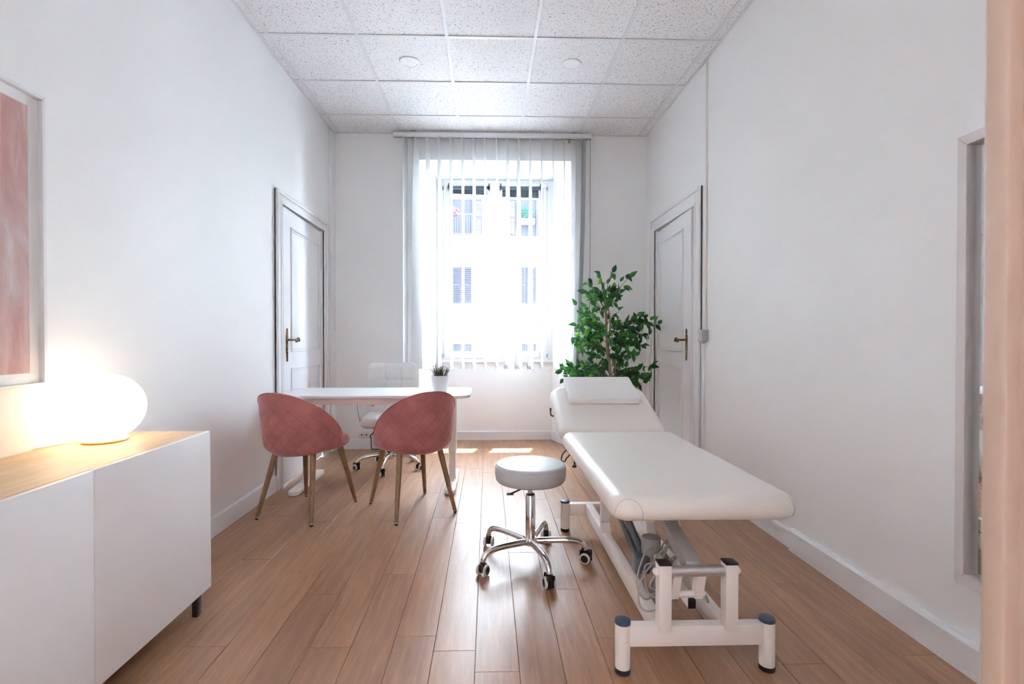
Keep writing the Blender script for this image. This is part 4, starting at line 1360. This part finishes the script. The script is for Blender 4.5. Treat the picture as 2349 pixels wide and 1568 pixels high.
leaf_meshes = [[leaf_mesh(mi, 0.06 + 0.05 * k, 0.10 + 0.12 * k) for k in range(3)] for mi in range(3)]
leaves = []
for (tu, tv), (su, sv), n, bias in BR:
    dy = rng.uniform(-0.16, 0.12)
    p0 = px(su, sv, 0.0)
    p2 = px(tu, tv, dy)
    p1 = p0.lerp(p2, 0.5) + Vector((0, 0, 0.02 + 0.02 * rng.random()))
    pts = spline([p0, p1, p2], 6)
    bm = B(); tube(bm, [p - T0 for p in pts], [0.0034 - 0.0024 * i / len(pts) for i in range(len(pts))], 5); obj('branch', bm, M_twig, t, 180)
    for k in range(n):
        f = 0.25 + 0.75 * (k + 0.5 * rng.random()) / n
        q = pts[min(int(f * (len(pts) - 1)), len(pts) - 1)].copy()
        d0 = (pts[min(int(f * (len(pts) - 1)) + 1, len(pts) - 1)] - pts[max(int(f * (len(pts) - 1)) - 1, 0)]).normalized()
        q += Vector((rng.gauss(0, 0.012), rng.gauss(0, 0.022), rng.gauss(0, 0.012)))
        side = 1 if k % 2 else -1
        d = (d0 * rng.uniform(0.2, 1.0) + Vector((rng.gauss(0, .35), rng.gauss(0, .35), side * 0.55 + rng.gauss(0, .30) - 0.15))).normalized()
        L = rng.uniform(0.062, 0.086)
        nrm = Vector((rng.gauss(-0.2, 0.45), -0.95 + rng.gauss(0, 0.45), 0.55 + rng.gauss(0, .35)))
        yv = nrm.cross(d).normalized()
        zv = d.cross(yv).normalized()
        M = Matrix((d * L, yv * L, zv * L)).transposed().to_4x4()
        M.translation = q - T0
        rr = rng.random()
        mi = 2 if rr < bias * 0.5 else 1 if rr < bias * 0.5 + 0.38 + bias * 0.6 else 0
        leaves.append((q.y, M, mi, rng.randrange(3)))
leaves.sort(key=lambda l: l[0])
for k, (yy, M, mi, v) in enumerate(leaves[:300]):
    link_mesh('leaf', leaf_meshes[mi][v], t, M)
rest = B()
for yy, M, mi, v in leaves[300:]:
    n0 = len(rest.verts); f0 = len(rest.faces)
    rest.from_mesh(leaf_meshes[mi][v])
    rest.verts.ensure_lookup_table(); rest.faces.ensure_lookup_table()
    for vv in rest.verts[n0:]: vv.co = M @ vv.co
    for ff in rest.faces[f0:]: ff.material_index = mi
me = bpy.data.meshes.new('foliage'); rest.to_mesh(me); rest.free()
for m_ in M_leafs: me.materials.append(m_)
o = link_mesh('foliage', me, t); o['kind'] = 'stuff'

# ------------------------------------------------------------------ street and house across it
M_fac = paint('facade_plaster', (0.80, 0.79, 0.78), 0.9, 0.02, 0.3)
M_stone = paint('facade_stone', (0.66, 0.62, 0.57), 0.9, 0.02, 0.3)
M_shut = mat('shutter_grey_lilac', (0.0125, 0.012, 0.015), 0.9, spec=0.0)
M_voidw = mat('window_dark_glass', (0.0125, 0.013, 0.0155), 0.9, spec=0.0)
M_rail = mat('balcony_iron', (0.02, 0.02, 0.024), 0.9, spec=0.0)
bm = B(); box(bm, -30, 30, 5.95, 22, -6.2, -6.0); struct('ground_street', bm, paint('street_asphalt', (0.17, 0.17, 0.17), 0.9, 0.03, 0.3))
bld = thing('apartment_building', 'pale plastered apartment house across the street seen through the window', 'building', (0, 22, -6))
bm = B(); box(bm, -16, 16, 0.0, 6, 0, 18); obj('facade', bm, M_fac, bld, None)
bm = B()
for z, h_, d_ in ((11.28, 0.14, 0.22), (10.72, 0.10, 0.12), (7.25, 0.08, 0.10), (7.0, 0.05, 0.06), (17.8, 0.5, 0.5)): box(bm, -16, 16, -d_, 0.05, z, z + h_, 0.02)
obj('cornice', bm, M_stone, bld, None)
slat_b = B()
for k in range(18): box(slat_b, 0.06, 0.40, -0.03, 0.01, 0.09 + 0.088 * k, 0.135 + 0.088 * k)
box(slat_b, 0.0, 0.06, -0.035, 0.015, 0, 1.70); box(slat_b, 0.40, 0.46, -0.035, 0.015, 0, 1.70); box(slat_b, 0.06, 0.40, -0.035, 0.015, 0, 0.08); box(slat_b, 0.06, 0.40, -0.035, 0.015, 1.63, 1.70); box(slat_b, 0.06, 0.40, -0.035, 0.015, 0.82, 0.90)
ME_sh = mesh_of('shutter', slat_b, M_shut)
vb_ = B(); box(vb_, -0.47, 0.47, -0.02, 0.02, 0, 1.70); ME_void = mesh_of('window', vb_, M_voidw)
fb_ = B()
for a, b_, z0, z1 in ((-0.58, -0.47, -0.05, 1.80), (0.47, 0.58, -0.05, 1.80), (-0.62, 0.62, 1.70, 1.84), (-0.62, 0.62, -0.12, -0.02)): box(fb_, a, b_, -0.07, 0.02, z0, z1)
ME_fr = mesh_of('surround', fb_, M_stone)
for row, z in enumerate((8.62, 11.62, 5.20)):
    for c in range(-2, 3):
        x = -1.20 + 2.88 * c
        T = Matrix.Translation((x, -0.03, z))
        w = link_mesh('window', ME_void, bld, T @ Matrix.Scale(0.96, 4, (0, 0, 1)))
        link_mesh('surround', ME_fr, w, Matrix.Identity(4))
        if row == 0:
            for q, s in ((-0.47, 1), (0.01, 1)): link_mesh('shutter', ME_sh, w, Matrix.Translation((q, -0.02, 0)))
        elif row == 1:
            for q in (-0.93, 0.47): link_mesh('shutter', ME_sh, w, Matrix.Translation((q, -0.06, 0)))
        else:
            bm = B()
            for k in range(9): cyl(bm, (-0.44 + 0.11 * k, -0.06, 0.05), (-0.44 + 0.11 * k, -0.06, 1.65), 0.012, None, 6)
            for z2 in (0.3, 0.85, 1.4): box(bm, -0.47, 0.47, -0.075, -0.05, z2, z2 + 0.03)
            obj('window_grille', bm, M_rail, w, None)
# balcony with railing and flowers on the upper floor
bal = B(); box(bal, -2.3, -0.1, -0.9, 0.0, 11.35, 11.50, 0.02); bo = obj('balcony', bal, M_stone, bld, None)
bm = B()
for k in range(23): cyl(bm, (-2.28 + 0.098 * k, -0.86, 11.48), (-2.28 + 0.098 * k, -0.86, 12.38), 0.012, None, 6)
box(bm, -2.30, -0.10, -0.88, -0.84, 12.36, 12.41); box(bm, -2.30, -0.10, -0.88, -0.84, 11.54, 11.57)
obj('railing', bm, M_rail, bo, None)


def shrub(parent, name, c, r, m, seed):
    rg = random.Random(seed)
    bm = B()
    for i in range(150):
        d = Vector((rg.gauss(0, 1), rg.gauss(0, 1), rg.gauss(0, 1))).normalized() * r * rg.uniform(0.55, 1.0)
        p = Vector(c) + d
        a = Vector((rg.gauss(0, 1), rg.gauss(0, 1), rg.gauss(0, 1))).normalized() * 0.09
        b_ = a.orthogonal().normalized() * 0.04
        bm.faces.new([bm.verts.new(q) for q in (p, p + a * 0.5 + b_, p + a, p + a * 0.5 - b_)])
    o = obj(name, bm, m, parent, None); o['kind'] = 'stuff'


shrub(bld, 'balcony_flowers', (-1.42, -0.75, 12.50), 0.20, mat('red_flowers', (0.05, 0.022, 0.03), 0.9, spec=0.0), 1)
shrub(bld, 'window_box_plant', (1.70, -0.28, 12.62), 0.34, mat('window_box_green', (0.006, 0.026, 0.016), 0.9, spec=0.0), 2)
bm = B(); box(bm, 1.35, 2.05, -0.40, -0.12, 12.12, 12.34, 0.02); obj('window_box', bm, M_stone, bld, None)
